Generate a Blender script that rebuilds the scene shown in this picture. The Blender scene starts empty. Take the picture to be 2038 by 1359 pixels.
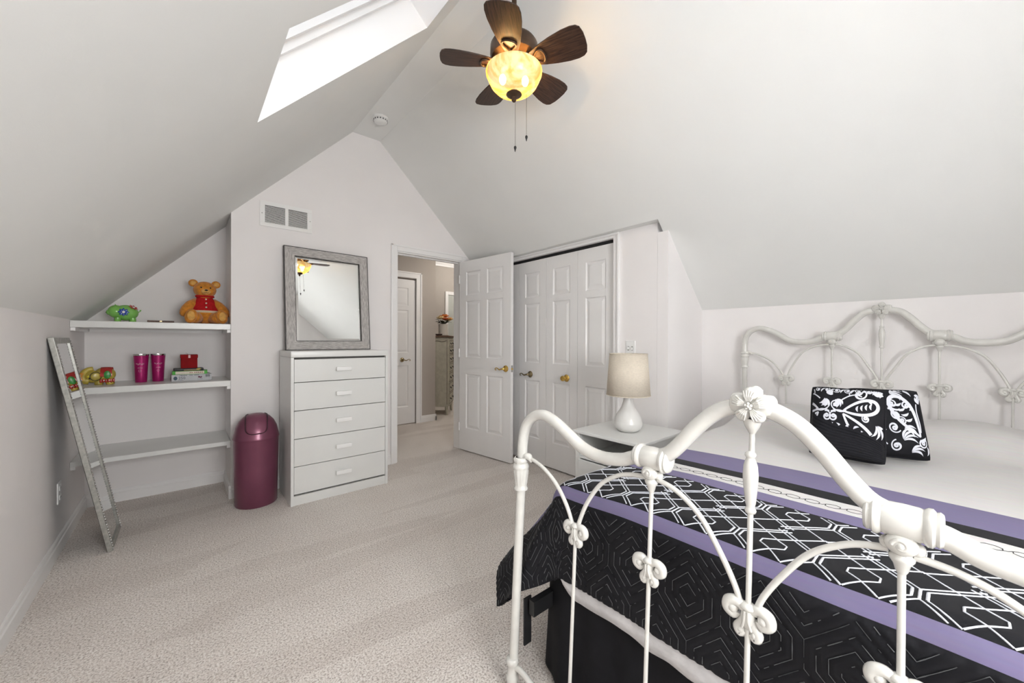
import bpy, bmesh, math, random
from mathutils import Vector, Matrix, noise
random.seed(7)
R = math.radians
SC = bpy.context.scene
COL = SC.collection

# ------------------------------------------------------------------ camera
YAW, PITCH, ROLL, FPX, CAMH = .710, -.002, .003, 760.0, 1.19
fw = Vector((math.sin(YAW)*math.cos(PITCH), math.cos(YAW)*math.cos(PITCH), math.sin(PITCH)))
r0 = Vector((math.cos(YAW), -math.sin(YAW), 0))
u0 = r0.cross(fw)
rt = r0*math.cos(ROLL)+u0*math.sin(ROLL)
up = u0*math.cos(ROLL)-r0*math.sin(ROLL)
cam = bpy.data.cameras.new('camera')
cam.sensor_fit = 'HORIZONTAL'; cam.sensor_width = 36; cam.lens = FPX/2038*36
cam.clip_start = .02; cam.clip_end = 60
camo = bpy.data.objects.new('camera', cam); COL.objects.link(camo)
mw = Matrix((rt, up, -fw)).transposed().to_4x4(); mw.translation = (0, 0, CAMH)
camo.matrix_world = mw
SC.camera = camo

# ------------------------------------------------------------------ world, light, exposure
SC.view_settings.view_transform = 'Standard'
SC.view_settings.look = 'None'
SC.view_settings.gamma = 1
SC.view_settings.use_curve_mapping = False
SC.view_settings.exposure = 0.36
wd = bpy.data.worlds.new('sky'); SC.world = wd; wd.use_nodes = True
bg = wd.node_tree.nodes['Background']
bg.inputs[0].default_value = (.93, .96, 1, 1); bg.inputs[1].default_value = .7

def area(name, loc, target, sx, sy, power, col=(1, 1, 1), spread=180):
    l = bpy.data.lights.new(name, 'AREA'); l.shape = 'RECTANGLE'; l.size = sx; l.size_y = sy
    l.energy = power; l.color = col; l.spread = R(spread)
    o = bpy.data.objects.new(name, l); COL.objects.link(o); o.location = loc
    o.rotation_euler = (Vector(target)-Vector(loc)).to_track_quat('-Z', 'Y').to_euler()
    return o
# daylight; the gable window and second skylight are unseen, added to even the light
area('added_window_light', (.62, -1.21, 1.5), (.75, 3, 1.55), 1.15, 1.15, 68, (.985, .99, .985))
area('added_skylight_light', (.25, .65, 3.0), (.65, .65, 2.5), 1.0, .6, 8, (.96, .985, 1))
SC.cycles.diffuse_bounces = 6; SC.cycles.max_bounces = 8; SC.cycles.glossy_bounces = 3; SC.cycles.transmission_bounces = 3; SC.cycles.caustics_reflective = False; SC.cycles.caustics_refractive = False
SC.cycles.use_adaptive_sampling = True; SC.cycles.adaptive_threshold = .1; SC.cycles.adaptive_min_samples = 12
area('skylight_daylight', (.17, 1.61, 3.15), (.65, 1.61, 2.5), 1.0, .6, 1.5, (.95, .98, 1))

# ------------------------------------------------------------------ room numbers
XL, XK, YG, YB, XP, XC, YC, YN = -.532, 3.101, 3.546, 4.016, .268, 2.552, 1.306, -1.05
XR1, XR2, ZR, ZK, ZK2 = 1.151, 1.401, 3.064, 1.313, 1.435
XS, ZS, YS = 2.478, 2.032, 1.345
def zl(x): return ZK+(x-XL)*(ZR-ZK)/(XR1-XL)
def zr(x): return ZK2+(XK-x)*(ZR-ZK2)/(XK-XR2)

# ------------------------------------------------------------------ materials
def mat(name, col, rough=.6, metal=0, spec=.5, noise_amt=0, noise_scale=20, bump=0, bump_scale=200, coat=0, sheen=0, stretch=None):
    m = bpy.data.materials.new(name); m.use_nodes = True
    nt = m.node_tree; b = nt.nodes['Principled BSDF']
    b.inputs['Base Color'].default_value = (*col, 1); b.inputs['Roughness'].default_value = rough
    b.inputs['Metallic'].default_value = metal; b.inputs['Specular IOR Level'].default_value = spec
    b.inputs['Coat Weight'].default_value = coat; b.inputs['Sheen Weight'].default_value = sheen
    if noise_amt or bump:
        tc = nt.nodes.new('ShaderNodeTexCoord'); src = tc.outputs['Object']
        if stretch:
            mp = nt.nodes.new('ShaderNodeMapping'); mp.inputs['Scale'].default_value = stretch
            nt.links.new(src, mp.inputs[0]); src = mp.outputs[0]
    if noise_amt:
        n = nt.nodes.new('ShaderNodeTexNoise'); n.inputs['Scale'].default_value = noise_scale; n.inputs['Detail'].default_value = 4
        nt.links.new(src, n.inputs[0])
        r = nt.nodes.new('ShaderNodeValToRGB')
        r.color_ramp.elements[0].position = .3; r.color_ramp.elements[1].position = .7
        r.color_ramp.elements[0].color = (*[max(0, c*(1-noise_amt)) for c in col], 1)
        r.color_ramp.elements[1].color = (*[min(1, c*(1+noise_amt)) for c in col], 1)
        nt.links.new(n.outputs[0], r.inputs[0]); nt.links.new(r.outputs[0], b.inputs['Base Color'])
    if bump:
        n2 = nt.nodes.new('ShaderNodeTexNoise'); n2.inputs['Scale'].default_value = bump_scale; n2.inputs['Detail'].default_value = 3
        nt.links.new(src, n2.inputs[0])
        bp = nt.nodes.new('ShaderNodeBump'); bp.inputs['Strength'].default_value = bump; bp.inputs['Distance'].default_value = .003
        nt.links.new(n2.outputs[0], bp.inputs['Height']); nt.links.new(bp.outputs[0], b.inputs['Normal'])
    return m

def hexc(r, g, b):
    f = lambda c: c/12.92 if c <= .04045 else ((c+.055)/1.055)**2.4
    return (f(r/255), f(g/255), f(b/255))

WALL = mat('wall_paint', (.835, .81, .805), .75, spec=.25, noise_amt=.015, noise_scale=3, bump=.04, bump_scale=350)
CEIL = mat('ceiling_paint', (.81, .815, .80), .8, spec=.2, noise_amt=.015, noise_scale=2, bump=.05, bump_scale=300)
TRIM = mat('trim_paint', (.84, .83, .825), .38, spec=.5, noise_amt=.01, noise_scale=4)
DOORP = mat('door_paint', (.82, .81, .805), .33, spec=.5, noise_amt=.012, noise_scale=6, bump=.03, bump_scale=60, stretch=(1, 1, .1))
HALLP = mat('hall_paint', (.44, .40, .365), .8, spec=.2, noise_amt=.02, noise_scale=3)
WHITEF = mat('white_laminate', (.74, .745, .73), .3, spec=.5, noise_amt=.01, noise_scale=5)
GAPD = mat('dark_gap', (.012, .012, .013), .8)
BLACKM = mat('black_metal', (.015, .015, .016), .45, spec=.4)
BEDW = mat('cream_enamel', (.66, .65, .615), .16, spec=.6, coat=.4, noise_amt=.04, noise_scale=30)
BRASS = mat('brass', (.72, .48, .13), .14, metal=1, noise_amt=.08, noise_scale=60)
ABRASS = mat('aged_brass', (.36, .29, .17), .2, metal=1, noise_amt=.1, noise_scale=60)
STEEL = mat('steel', (.6, .6, .6), .18, metal=1, noise_amt=.05, noise_scale=50)
BRONZE = mat('fan_bronze', (.085, .05, .03), .38, metal=.55, noise_amt=.15, noise_scale=30)
GLASSM = mat('mirror_glass', (.86, .875, .865), .008, metal=1)
PLASTW = mat('white_plastic', (.85, .85, .84), .35)

def grain(name, c1, c2, scale, stretch, rough=.45, spec=.4):
    m = bpy.data.materials.new(name); m.use_nodes = True; nt = m.node_tree; b = nt.nodes['Principled BSDF']
    b.inputs['Roughness'].default_value = rough; b.inputs['Specular IOR Level'].default_value = spec
    tc = nt.nodes.new('ShaderNodeTexCoord'); mp = nt.nodes.new('ShaderNodeMapping'); mp.inputs['Scale'].default_value = stretch
    n = nt.nodes.new('ShaderNodeTexNoise'); n.inputs['Scale'].default_value = scale; n.inputs['Detail'].default_value = 6; n.inputs['Roughness'].default_value = .65
    r = nt.nodes.new('ShaderNodeValToRGB'); r.color_ramp.elements[0].position = .38; r.color_ramp.elements[1].position = .62
    r.color_ramp.elements[0].color = (*c1, 1); r.color_ramp.elements[1].color = (*c2, 1)
    bp = nt.nodes.new('ShaderNodeBump'); bp.inputs['Strength'].default_value = .15; bp.inputs['Distance'].default_value = .002
    L = nt.links.new
    L(tc.outputs['Object'], mp.inputs[0]); L(mp.outputs[0], n.inputs[0]); L(n.outputs[0], r.inputs[0])
    L(r.outputs[0], b.inputs['Base Color']); L(n.outputs[0], bp.inputs['Height']); L(bp.outputs[0], b.inputs['Normal'])
    return m
BLADEM = grain('fan_blade_wood', (.018, .009, .006), (.075, .036, .022), 9, (1.2, 16, 16), .42)
FRAMEX = grain('weathered_wood_h', (.30, .28, .27), (.58, .56, .54), 6, (3.5, 40, 40), .7)
FRAMEZ = grain('weathered_wood_v', (.30, .28, .27), (.58, .56, .54), 6, (40, 40, 3.5), .7)

def carpet():
    m = bpy.data.materials.new('carpet'); m.use_nodes = True; nt = m.node_tree; b = nt.nodes['Principled BSDF']
    b.inputs['Roughness'].default_value = .95; b.inputs['Specular IOR Level'].default_value = .1
    b.inputs['Sheen Weight'].default_value = .15
    N = nt.nodes.new; L = nt.links.new
    tc = N('ShaderNodeTexCoord')
    n1 = N('ShaderNodeTexNoise'); n1.inputs['Scale'].default_value = 140; n1.inputs['Detail'].default_value = 3; n1.inputs['Roughness'].default_value = .7
    L(tc.outputs['Object'], n1.inputs[0])
    r1 = N('ShaderNodeValToRGB'); e = r1.color_ramp.elements
    e[0].position = .33; e[0].color = (.33, .285, .25, 1); e[1].position = .66; e[1].color = (.97, .945, .91, 1)
    x = e.new(.5); x.color = (.79, .725, .675, 1)
    L(n1.outputs[0], r1.inputs[0])
    # pile direction left by the vacuum: broad patches and long strokes
    def strokes(rot, sc, off, lo, hi):
        mp = N('ShaderNodeMapping'); mp.inputs['Rotation'].default_value = (0, 0, R(rot)); mp.inputs['Scale'].default_value = sc; mp.inputs['Location'].default_value = off
        L(tc.outputs['Object'], mp.inputs[0])
        n = N('ShaderNodeTexNoise'); n.inputs['Scale'].default_value = 1; n.inputs['Detail'].default_value = 2.5; n.inputs['Distortion'].default_value = .4
        L(mp.outputs[0], n.inputs[0])
        mr = N('ShaderNodeMapRange'); mr.inputs[1].default_value = lo; mr.inputs[2].default_value = hi
        mr.interpolation_type = 'SMOOTHSTEP'
        L(n.outputs[0], mr.inputs[0]); return mr.outputs[0]
    def wedges(rot, sc, off, lo):
        mp = N('ShaderNodeMapping'); mp.inputs['Rotation'].default_value = (0, 0, R(rot)); mp.inputs['Scale'].default_value = sc; mp.inputs['Location'].default_value = off
        L(tc.outputs['Object'], mp.inputs[0])
        nd = N('ShaderNodeTexNoise'); nd.inputs['Scale'].default_value = 9; nd.inputs['Detail'].default_value = 3; L(tc.outputs['Object'], nd.inputs[0])
        vm = N('ShaderNodeVectorMath'); vm.operation = 'MULTIPLY_ADD'; L(nd.outputs[1], vm.inputs[0]); vm.inputs[1].default_value = (.22, .22, 0); L(mp.outputs[0], vm.inputs[2])
        vo = N('ShaderNodeTexVoronoi'); vo.voronoi_dimensions = '2D'; vo.inputs['Scale'].default_value = 1; L(vm.outputs[0], vo.inputs['Vector'])
        se = N('ShaderNodeSeparateColor'); L(vo.outputs['Color'], se.inputs[0])
        mr = N('ShaderNodeMapRange'); mr.inputs[1].default_value = lo; mr.inputs[2].default_value = lo+.35; L(se.outputs[0], mr.inputs[0]); return mr.outputs[0]
    a = wedges(-38, (1.0, 6.5, 1), (3, 1, 0), .60)
    c = wedges(35, (.9, 6, 1), (7.3, 4.2, 0), .68)
    d = strokes(0, (2.2, 2.2, 1), (0, 0, 0), .42, .62)
    mx = N('ShaderNodeMath'); mx.operation = 'MAXIMUM'; L(a, mx.inputs[0]); L(c, mx.inputs[1])
    ml = N('ShaderNodeMath'); ml.operation = 'MULTIPLY_ADD'; L(d, ml.inputs[0]); ml.inputs[1].default_value = .45; L(mx.outputs[0], ml.inputs[2])
    mul = N('ShaderNodeMath'); mul.operation = 'MULTIPLY'; L(ml.outputs[0], mul.inputs[0]); mul.inputs[1].default_value = .16
    mixc = N('ShaderNodeMix'); mixc.data_type = 'RGBA'; mixc.blend_type = 'MULTIPLY'
    mixc.inputs[7].default_value = (.45, .38, .34, 1)
    L(mul.outputs[0], mixc.inputs[0]); L(r1.outputs[0], mixc.inputs[6])
    L(mixc.outputs[2], b.inputs['Base Color'])
    bp = N('ShaderNodeBump'); bp.inputs['Strength'].default_value = .8; bp.inputs['Distance'].default_value = .006
    L(n1.outputs[0], bp.inputs['Height']); L(bp.outputs[0], b.inputs['Normal'])
    return m
CARPET = carpet()

# ------------------------------------------------------------------ mesh helpers
class MB:
    def __init__(s): s.v = []; s.f = []; s.m = Matrix.Identity(4)
    def add(s, vs, fs):
        o = len(s.v); s.v += [s.m @ Vector(p) for p in vs]; s.f += [tuple(i+o for i in f) for f in fs]; return s
    def box(s, x0, x1, y0, y1, z0, z1, bev=0):
        if bev <= 0:
            vs = [(x, y, z) for z in (z0, z1) for y in (y0, y1) for x in (x0, x1)]
            return s.add(vs, [(0, 2, 3, 1), (4, 5, 7, 6), (0, 1, 5, 4), (2, 6, 7, 3), (0, 4, 6, 2), (1, 3, 7, 5)])
        bm = bmesh.new(); bmesh.ops.create_cube(bm, size=1)
        for v in bm.verts: v.co = Vector(((x0+x1)/2+v.co.x*(x1-x0), (y0+y1)/2+v.co.y*(y1-y0), (z0+z1)/2+v.co.z*(z1-z0)))
        bmesh.ops.bevel(bm, geom=bm.edges[:], offset=bev, segments=2, profile=.6, affect='EDGES')
        s.bm(bm); return s
    def bm(s, bm):
        bm.verts.index_update(); s.add([v.co.copy() for v in bm.verts], [[v.index for v in f.verts] for f in bm.faces]); bm.free(); return s
    def lathe(s, prof, seg=24, c=(0, 0, 0), cap=True):
        vs, fs = [], []; n = len(prof)
        for r, z in prof:
            for k in range(seg):
                a = 2*math.pi*k/seg; vs.append((c[0]+r*math.cos(a), c[1]+r*math.sin(a), c[2]+z))
        for i in range(n-1):
            for k in range(seg):
                k2 = (k+1) % seg; fs.append((i*seg+k, i*seg+k2, (i+1)*seg+k2, (i+1)*seg+k))
        if cap: fs.append(tuple(range(seg-1, -1, -1))); fs.append(tuple((n-1)*seg+k for k in range(seg)))
        return s.add(vs, fs)
    def tube(s, pts, rad, seg=10, cap=True, closed=False):
        pts = [Vector(p) for p in pts]; n = len(pts)
        rad = rad if isinstance(rad, (list, tuple)) else [rad]*n
        T = []
        for i in range(n):
            a = pts[(i-1) % n] if (closed or i) else pts[0]; b = pts[(i+1) % n] if (closed or i < n-1) else pts[-1]
            T.append((b-a).normalized())
        ref = Vector((0, 0, 1)) if abs(T[0].z) < .9 else Vector((1, 0, 0))
        nn = (ref-T[0]*ref.dot(T[0])).normalized(); vs, fs = [], []
        for i in range(n):
            nn = (nn-T[i]*nn.dot(T[i])).normalized(); bb = T[i].cross(nn)
            for k in range(seg):
                a = 2*math.pi*k/seg; vs.append(pts[i]+(nn*math.cos(a)+bb*math.sin(a))*rad[i])
        for i in range(n if closed else n-1):
            j = (i+1) % n
            for k in range(seg):
                k2 = (k+1) % seg; fs.append((i*seg+k, i*seg+k2, j*seg+k2, j*seg+k))
        if cap and not closed: fs.append(tuple(range(seg-1, -1, -1))); fs.append(tuple((n-1)*seg+k for k in range(seg)))
        return s.add(vs, fs)
    def ball(s, c, r, seg=14, rings=9, rot=None):
        r = r if isinstance(r, (list, tuple)) else (r, r, r); vs = []; fs = []
        for i in range(rings+1):
            t = math.pi*i/rings
            for k in range(seg):
                a = 2*math.pi*k/seg
                p = Vector((r[0]*math.sin(t)*math.cos(a), r[1]*math.sin(t)*math.sin(a), r[2]*math.cos(t)))
                if rot: p = rot @ p
                vs.append(p+Vector(c))
        for i in range(rings):
            for k in range(seg):
                k2 = (k+1) % seg; fs.append((i*seg+k, (i+1)*seg+k, (i+1)*seg+k2, i*seg+k2))
        return s.add(vs, fs)
    def prism(s, poly, axis, a, b):
        def P(p, h):
            return {0: (h, p[0], p[1]), 1: (p[0], h, p[1]), 2: (p[0], p[1], h)}[axis]
        n = len(poly); vs = [P(p, a) for p in poly]+[P(p, b) for p in poly]
        return s.add(vs, [tuple(range(n)), tuple(range(2*n-1, n-1, -1))]+[(i, n+i, n+(i+1) % n, (i+1) % n) for i in range(n)])
    def quad(s, *p): return s.add(p, [tuple(range(len(p)))])
    def obj(s, name, m, parent=None, smooth=False, angle=40, kind=None):
        me = bpy.data.meshes.new(name); me.from_pydata([tuple(v) for v in s.v], [], s.f)
        bm = bmesh.new(); bm.from_mesh(me); bmesh.ops.recalc_face_normals(bm, faces=bm.faces[:]); bm.to_mesh(me); bm.free()
        if m: me.materials.append(m)
        if smooth:
            me.shade_smooth()
            me.set_sharp_from_angle(angle=R(angle))
        o = bpy.data.objects.new(name, me); COL.objects.link(o)
        if parent: o.parent = parent
        if kind: o['kind'] = kind
        return o
def S(o, label=None):
    o['kind'] = 'structure'
    if label: o['label'] = label
    return o
def tag(o, label, cat, group=None):
    o['label'] = label; o['category'] = cat
    if group: o['group'] = group
    return o
def thing(name, label, cat, loc=(0, 0, 0), rot=(0, 0, 0), group=None):
    o = bpy.data.objects.new(name, None); COL.objects.link(o); o.location = loc; o.rotation_euler = rot
    o.empty_display_size = .05
    return tag(o, label, cat, group)
def text_mesh(txt, size, name, m, parent, matrix, extrude=.0003):
    c = bpy.data.curves.new(name+'_c', 'FONT'); c.body = txt; c.size = size; c.extrude = extrude; c.resolution_u = 2
    c.align_x = 'CENTER'; c.align_y = 'CENTER'
    t = bpy.data.objects.new(name+'_c', c); COL.objects.link(t)
    dg = bpy.context.evaluated_depsgraph_get(); me = bpy.data.meshes.new_from_object(t.evaluated_get(dg))
    bpy.data.objects.remove(t); bpy.data.curves.remove(c)
    me.materials.clear(); me.materials.append(m)
    o = bpy.data.objects.new(name, me); COL.objects.link(o); o.parent = parent; o.matrix_local = matrix
    return o

# ------------------------------------------------------------------ structure
def catmull(P, n=8):
    P = [Vector(p) for p in P]; out = []
    for i in range(len(P)-1):
        p0 = P[max(i-1, 0)]; p1 = P[i]; p2 = P[i+1]; p3 = P[min(i+2, len(P)-1)]
        for k in range(n):
            t = k/n; out.append(.5*((2*p1)+(-p0+p2)*t+(2*p0-5*p1+4*p2-p3)*t*t+(-p0+3*p1-3*p2+p3)*t**3))
    out.append(P[-1]); return out

DOX0, DOX1, DOZ = 1.567, 2.308, 2.06
S(MB().box(-.75, 5.6, -1.7, 7.6, -.08, 0).obj('floor', CARPET), 'beige cut-pile carpet with vacuum strokes')
S(MB().box(XL-.1, XL, YN, YB, 0, ZK+.05).obj('wall_left', WALL), 'low white knee wall under the left slope')
S(MB().box(XK, XK+.1, YN, YC+.02, 0, ZK2+.05).obj('wall_right', WALL), 'low white knee wall behind the bed')
w = MB()
def gw(poly): w.prism(poly, 1, YG, YG+.12)
gw([(XP, 0), (DOX0, 0), (DOX0, zl(XP)), (XP, zl(XP))])
gw([(DOX0, DOZ), (DOX1, DOZ), (DOX1, zl(XP)), (DOX0, zl(XP))])
gw([(DOX1, 0), (XC+.05, 0), (XC+.05, ZS+.0), (XS, ZS), (XS-(zl(XP)-ZS)/(ZR-ZK2)*(XK-XR2), zl(XP)), (DOX1, zl(XP))])
gw([(XP, zl(XP)), (XR2+(ZR-zl(XP))*(XK-XR2)/(ZR-ZK2), zl(XP)), (XR2, ZR), (XR1, ZR)])
S(w.obj('wall_far', WALL), 'white gable wall with the doorway')
S(MB().prism([(XL-.05, 0), (XP+.1, 0), (XP+.1, zl(XP+.1)), (XL-.05, zl(XL-.05))], 1, YB, YB+.1).obj('wall_alcove_back', WALL), 'white back wall of the shelf alcove')
S(MB().prism([(YG+.12, 0), (YB, 0), (YB, zl(XP)), (YG+.12, zl(XP))], 0, XP, XP+.1).obj('wall_alcove_side', WALL))
# closet
CY0, CY1, CZ = 1.745, 3.281, 1.995
w = MB()
w.box(XC, XC+.1, YC+.081, CY0, 0, ZS).box(XC, XC+.1, CY1, YG, 0, ZS).box(XC, XC+.1, CY0, CY1, CZ, ZS)
S(w.obj('wall_closet', WALL), 'white closet wall with the wide bifold opening')
S(MB().prism([(XC, 0), (XK+.1, 0), (XK+.1, zr(XK+.1)), (XC, zr(XC))], 1, YC, YC+.08).obj('wall_closet_side', WALL), 'white side wall of the closet below the slope')
S(MB().box(XK+.05, XK+.1, YC, YG, 0, ZS).obj('wall_closet_back', GAPD))
S(MB().box(XC+.02, XK+.1, CY0-.4, YG+.1, ZS+.002, ZS+.03).obj('ceiling_closet', GAPD))
# sloped ceilings
SKX0, SKX1, SKY0, SKY1 = .236, 1.03, 1.29, 1.935
w = MB()
def sl(x0, x1, y0, y1): w.quad((x0, y0, zl(x0)), (x1, y0, zl(x1)), (x1, y1, zl(x1)), (x0, y1, zl(x0)))
S2Y0, S2Y1 = .33, .975
sl(XL-.05, SKX0, YN, YB+.05); sl(SKX0, SKX1, YN, S2Y0); sl(SKX0, SKX1, S2Y1, SKY0); sl(SKX0, SKX1, SKY1, YG); sl(SKX1, XR1, YN, YG)
sl(SKX0, XP+.1, YG, YB+.05)
S(w.obj('ceiling_left', CEIL), 'left sloped ceiling with the skylight opening')
w = MB()
def sr(x0, x1, y0, y1): w.quad((x0, y0, zr(x0)), (x1, y0, zr(x1)), (x1, y1, zr(x1)), (x0, y1, zr(x0)))
sr(XR2, XS, YN, YG+.01); sr(XS, XK+.05, YN, YS)
w.quad((XS, YS, ZS), (XC+.1, YS, ZS), (XC+.1, YG, ZS), (XS, YG, ZS))
w.quad((XS, YS, ZS), (XC+.1, YS, ZS), (XC+.1, YS, zr(XC+.1)))
S(w.obj('ceiling_right', CEIL), 'right sloped ceiling above the bed')
S(MB().box(XR1-.001, XR2+.001, YN, YG+.01, ZR, ZR+.03).obj('ceiling_ridge', CEIL), 'narrow flat strip along the ridge')
# skylight shaft and window
nrm = Vector((-(ZR-ZK), 0, XR1-XL)).normalized(); SH = .18
def sk(x, y, h): return Vector((x, y, zl(x)))+nrm*h
gm = bpy.data.materials.new('clear_glass'); gm.use_nodes = True
nt = gm.node_tree; nt.nodes.remove(nt.nodes['Principled BSDF'])
mx = nt.nodes.new('ShaderNodeMixShader'); mx.inputs[0].default_value = .06
tr = nt.nodes.new('ShaderNodeBsdfTransparent'); gl = nt.nodes.new('ShaderNodeBsdfGlossy'); gl.inputs[1].default_value = .02
nt.links.new(tr.outputs[0], mx.inputs[1]); nt.links.new(gl.outputs[0], mx.inputs[2]); nt.links.new(mx.outputs[0], nt.nodes['Material Output'].inputs[0])
dx = (XR1-XL)/math.hypot(XR1-XL, ZR-ZK)
def skylight(n, tn, lab, Y0, Y1):
    c = [(SKX0, Y0), (SKX1, Y0), (SKX1, Y1), (SKX0, Y1)]
    w = MB()
    for i in range(4):
        a, b = c[i], c[(i+1) % 4]; w.quad(sk(*a, 0), sk(*b, 0), sk(*b, SH+.1), sk(*a, SH+.1))
    S(w.obj(tn, TRIM), 'white painted shaft of the '+lab)
    win = S(bpy.data.objects.new(n, None), lab); COL.objects.link(win)
    w = MB()
    def ring(o, i, h0, h1):
        co = [(SKX0+o*dx, Y0+o), (SKX1-o*dx, Y0+o), (SKX1-o*dx, Y1-o), (SKX0+o*dx, Y1-o)]
        ci = [(SKX0+i*dx, Y0+i), (SKX1-i*dx, Y0+i), (SKX1-i*dx, Y1-i), (SKX0+i*dx, Y1-i)]
        for k in range(4):
            k2 = (k+1) % 4
            w.quad(sk(*co[k], h0), sk(*co[k2], h0), sk(*ci[k2], h0), sk(*ci[k], h0))
            w.quad(sk(*ci[k], h0), sk(*ci[k2], h0), sk(*ci[k2], h1), sk(*ci[k], h1))
    ring(-.002, .022, SH-.02, SH+.015); ring(.022, .045, SH+.01, SH+.06)
    w.obj('window_frame', TRIM, win)
    w = MB(); w.quad(*[sk(x, y, SH+.05) for x, y in c]); w.obj('pane', gm, win)
skylight('window_1', 'trim_1', 'skylight in the left slope', SKY0, SKY1)
skylight('added_window_3', 'added_trim_8', 'added second skylight in the left slope, out of view', S2Y0, S2Y1)  # unseen skylight and shaft, added to brighten the room
# back gable wall (behind the camera); its window is unseen, added as a light source
WX0, WX1, WZ0, WZ1 = .04, 1.2, .92, 1.9
ZT = zl(.0)
w = MB()
def bw(poly): w.prism(poly, 1, YN-.1, YN)
bw([(XL-.1, 0), (XK+.1, 0), (XK+.1, WZ0), (XL-.1, WZ0)])
bw([(XL-.1, WZ0), (WX0, WZ0), (WX0, WZ1), (XL+(WZ1-ZK)*(XR1-XL)/(ZR-ZK), WZ1), (XL-.1, zl(XL-.1))])
bw([(WX1, WZ0), (XK+.1, WZ0), (XK+.1, zr(XK+.1)), (zr_x:=XR2+(ZR-WZ1)*(XK-XR2)/(ZR-ZK2), WZ1), (WX1, WZ1)])
bw([(XL+(WZ1-ZK)*(XR1-XL)/(ZR-ZK), WZ1), (zr_x, WZ1), (XR2, ZR+.02), (XR1, ZR+.02)])
S(w.obj('wall_back', WALL), 'white gable wall behind the camera with an added window')
win = S(bpy.data.objects.new('added_window_2', None), 'added white double-hung window in the gable behind the camera'); COL.objects.link(win)
w = MB()
for x0, x1, z0, z1 in ((WX0-.07, WX0, WZ0-.07, WZ1+.07), (WX1, WX1+.07, WZ0-.07, WZ1+.07), (WX0, WX1, WZ0-.07, WZ0), (WX0, WX1, WZ1, WZ1+.07)):
    w.box(x0, x1, YN-.002, YN+.02, z0, z1)
w.box(WX0, WX1, YN-.07, YN-.03, (WZ0+WZ1)/2-.02, (WZ0+WZ1)/2+.02)
w.obj('window_frame', TRIM, win)
MB().box(WX0, WX1, YN-.052, YN-.048, WZ0, WZ1).obj('pane', gm, win)

# baseboards
def bboard(name, p0, p1, nx, ny, h=.095):
    w = MB(); prof = [(0, 0), (.013, 0), (.013, h*.68), (.009, h*.74), (.008, h*.9), (.003, h), (0, h)]
    d = Vector((p1[0]-p0[0], p1[1]-p0[1], 0)); n = Vector((nx, ny, 0)); k = len(prof); vs = []
    for e in (0, 1):
        for a, z in prof: vs.append(Vector((p0[0], p0[1], z))+d*e+n*a)
    w.add(vs, [tuple(range(k)), tuple(range(2*k-1, k-1, -1))]+[(i, i+1, k+i+1, k+i) for i in range(k-1)])
    return S(w.obj(name, TRIM))
bboard('baseboard_left', (XL, YN), (XL, YB), 1, 0)
bboard('baseboard_alcove', (XL, YB), (XP, YB), 0, -1)
bboard('baseboard_alcove_side', (XP, YG), (XP, YB), -1, 0)
bboard('baseboard_far', (XP-.013, YG), (DOX0-.06, YG), 0, -1)
bboard('baseboard_closet', (XC, YC), (XC, CY0-.06), -1, 0)
bboard('baseboard_closet_side', (XC-.013, YC), (XK, YC), 0, -1)
bboard('baseboard_right', (XK, YN), (XK, YC), -1, 0)

# casings: profiled boards
def casing(name, segs, m=TRIM):
    w = MB()
    for b in segs: w.box(*b, bev=.004)
    return S(w.obj(name, m))
cw = .06
casing('trim_2', [(DOX0-cw, DOX0, YG-.016, YG, 0, DOZ+cw), (DOX1, DOX1+cw, YG-.016, YG, 0, DOZ+cw), (DOX0, DOX1, YG-.016, YG, DOZ, DOZ+cw),
                  (DOX0-cw, DOX0-cw+.018, YG-.024, YG-.014, 0, DOZ+cw), (DOX0-cw, DOX1+cw, YG-.024, YG-.014, DOZ+cw-.018, DOZ+cw)])['label'] = 'white casing around the doorway'
casing('trim_3', [(DOX0-.001, DOX0+.012, YG-.002, YG+.13, 0, DOZ), (DOX1-.012, DOX1+.001, YG-.002, YG+.13, 0, DOZ), (DOX0, DOX1, YG-.002, YG+.13, DOZ-.012, DOZ+.001),
                  (DOX0+.01, DOX0+.022, YG+.05, YG+.085, 0, DOZ-.01), (DOX0+.01, DOX1-.01, YG+.05, YG+.085, DOZ-.022, DOZ-.01)])
casing('trim_4', [(XC-.016, XC, CY0-.055, CY0, 0, ZS-.002), (XC-.016, XC, CY1, CY1+.055, 0, ZS-.002), (XC-.016, XC, CY0, CY1, CZ-.002, ZS-.002),
                  (XC-.026, XC-.014, CY0-.055, CY0-.037, 0, ZS-.002), (XC-.03, XC-.014, CY0-.055, CY1+.055, ZS-.02, ZS-.001),
                  (XC-.002, XC+.1, CY0-.001, CY0+.01, 0, CZ), (XC-.002, XC+.1, CY1-.01, CY1+.001, 0, CZ)])['label'] = 'white casing around the closet'
S(MB().box(XC+.025, XC+.06, CY0+.01, CY1-.01, CZ-.022, CZ-.001).obj('trim_5', GAPD), 'dark bifold track')

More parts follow.
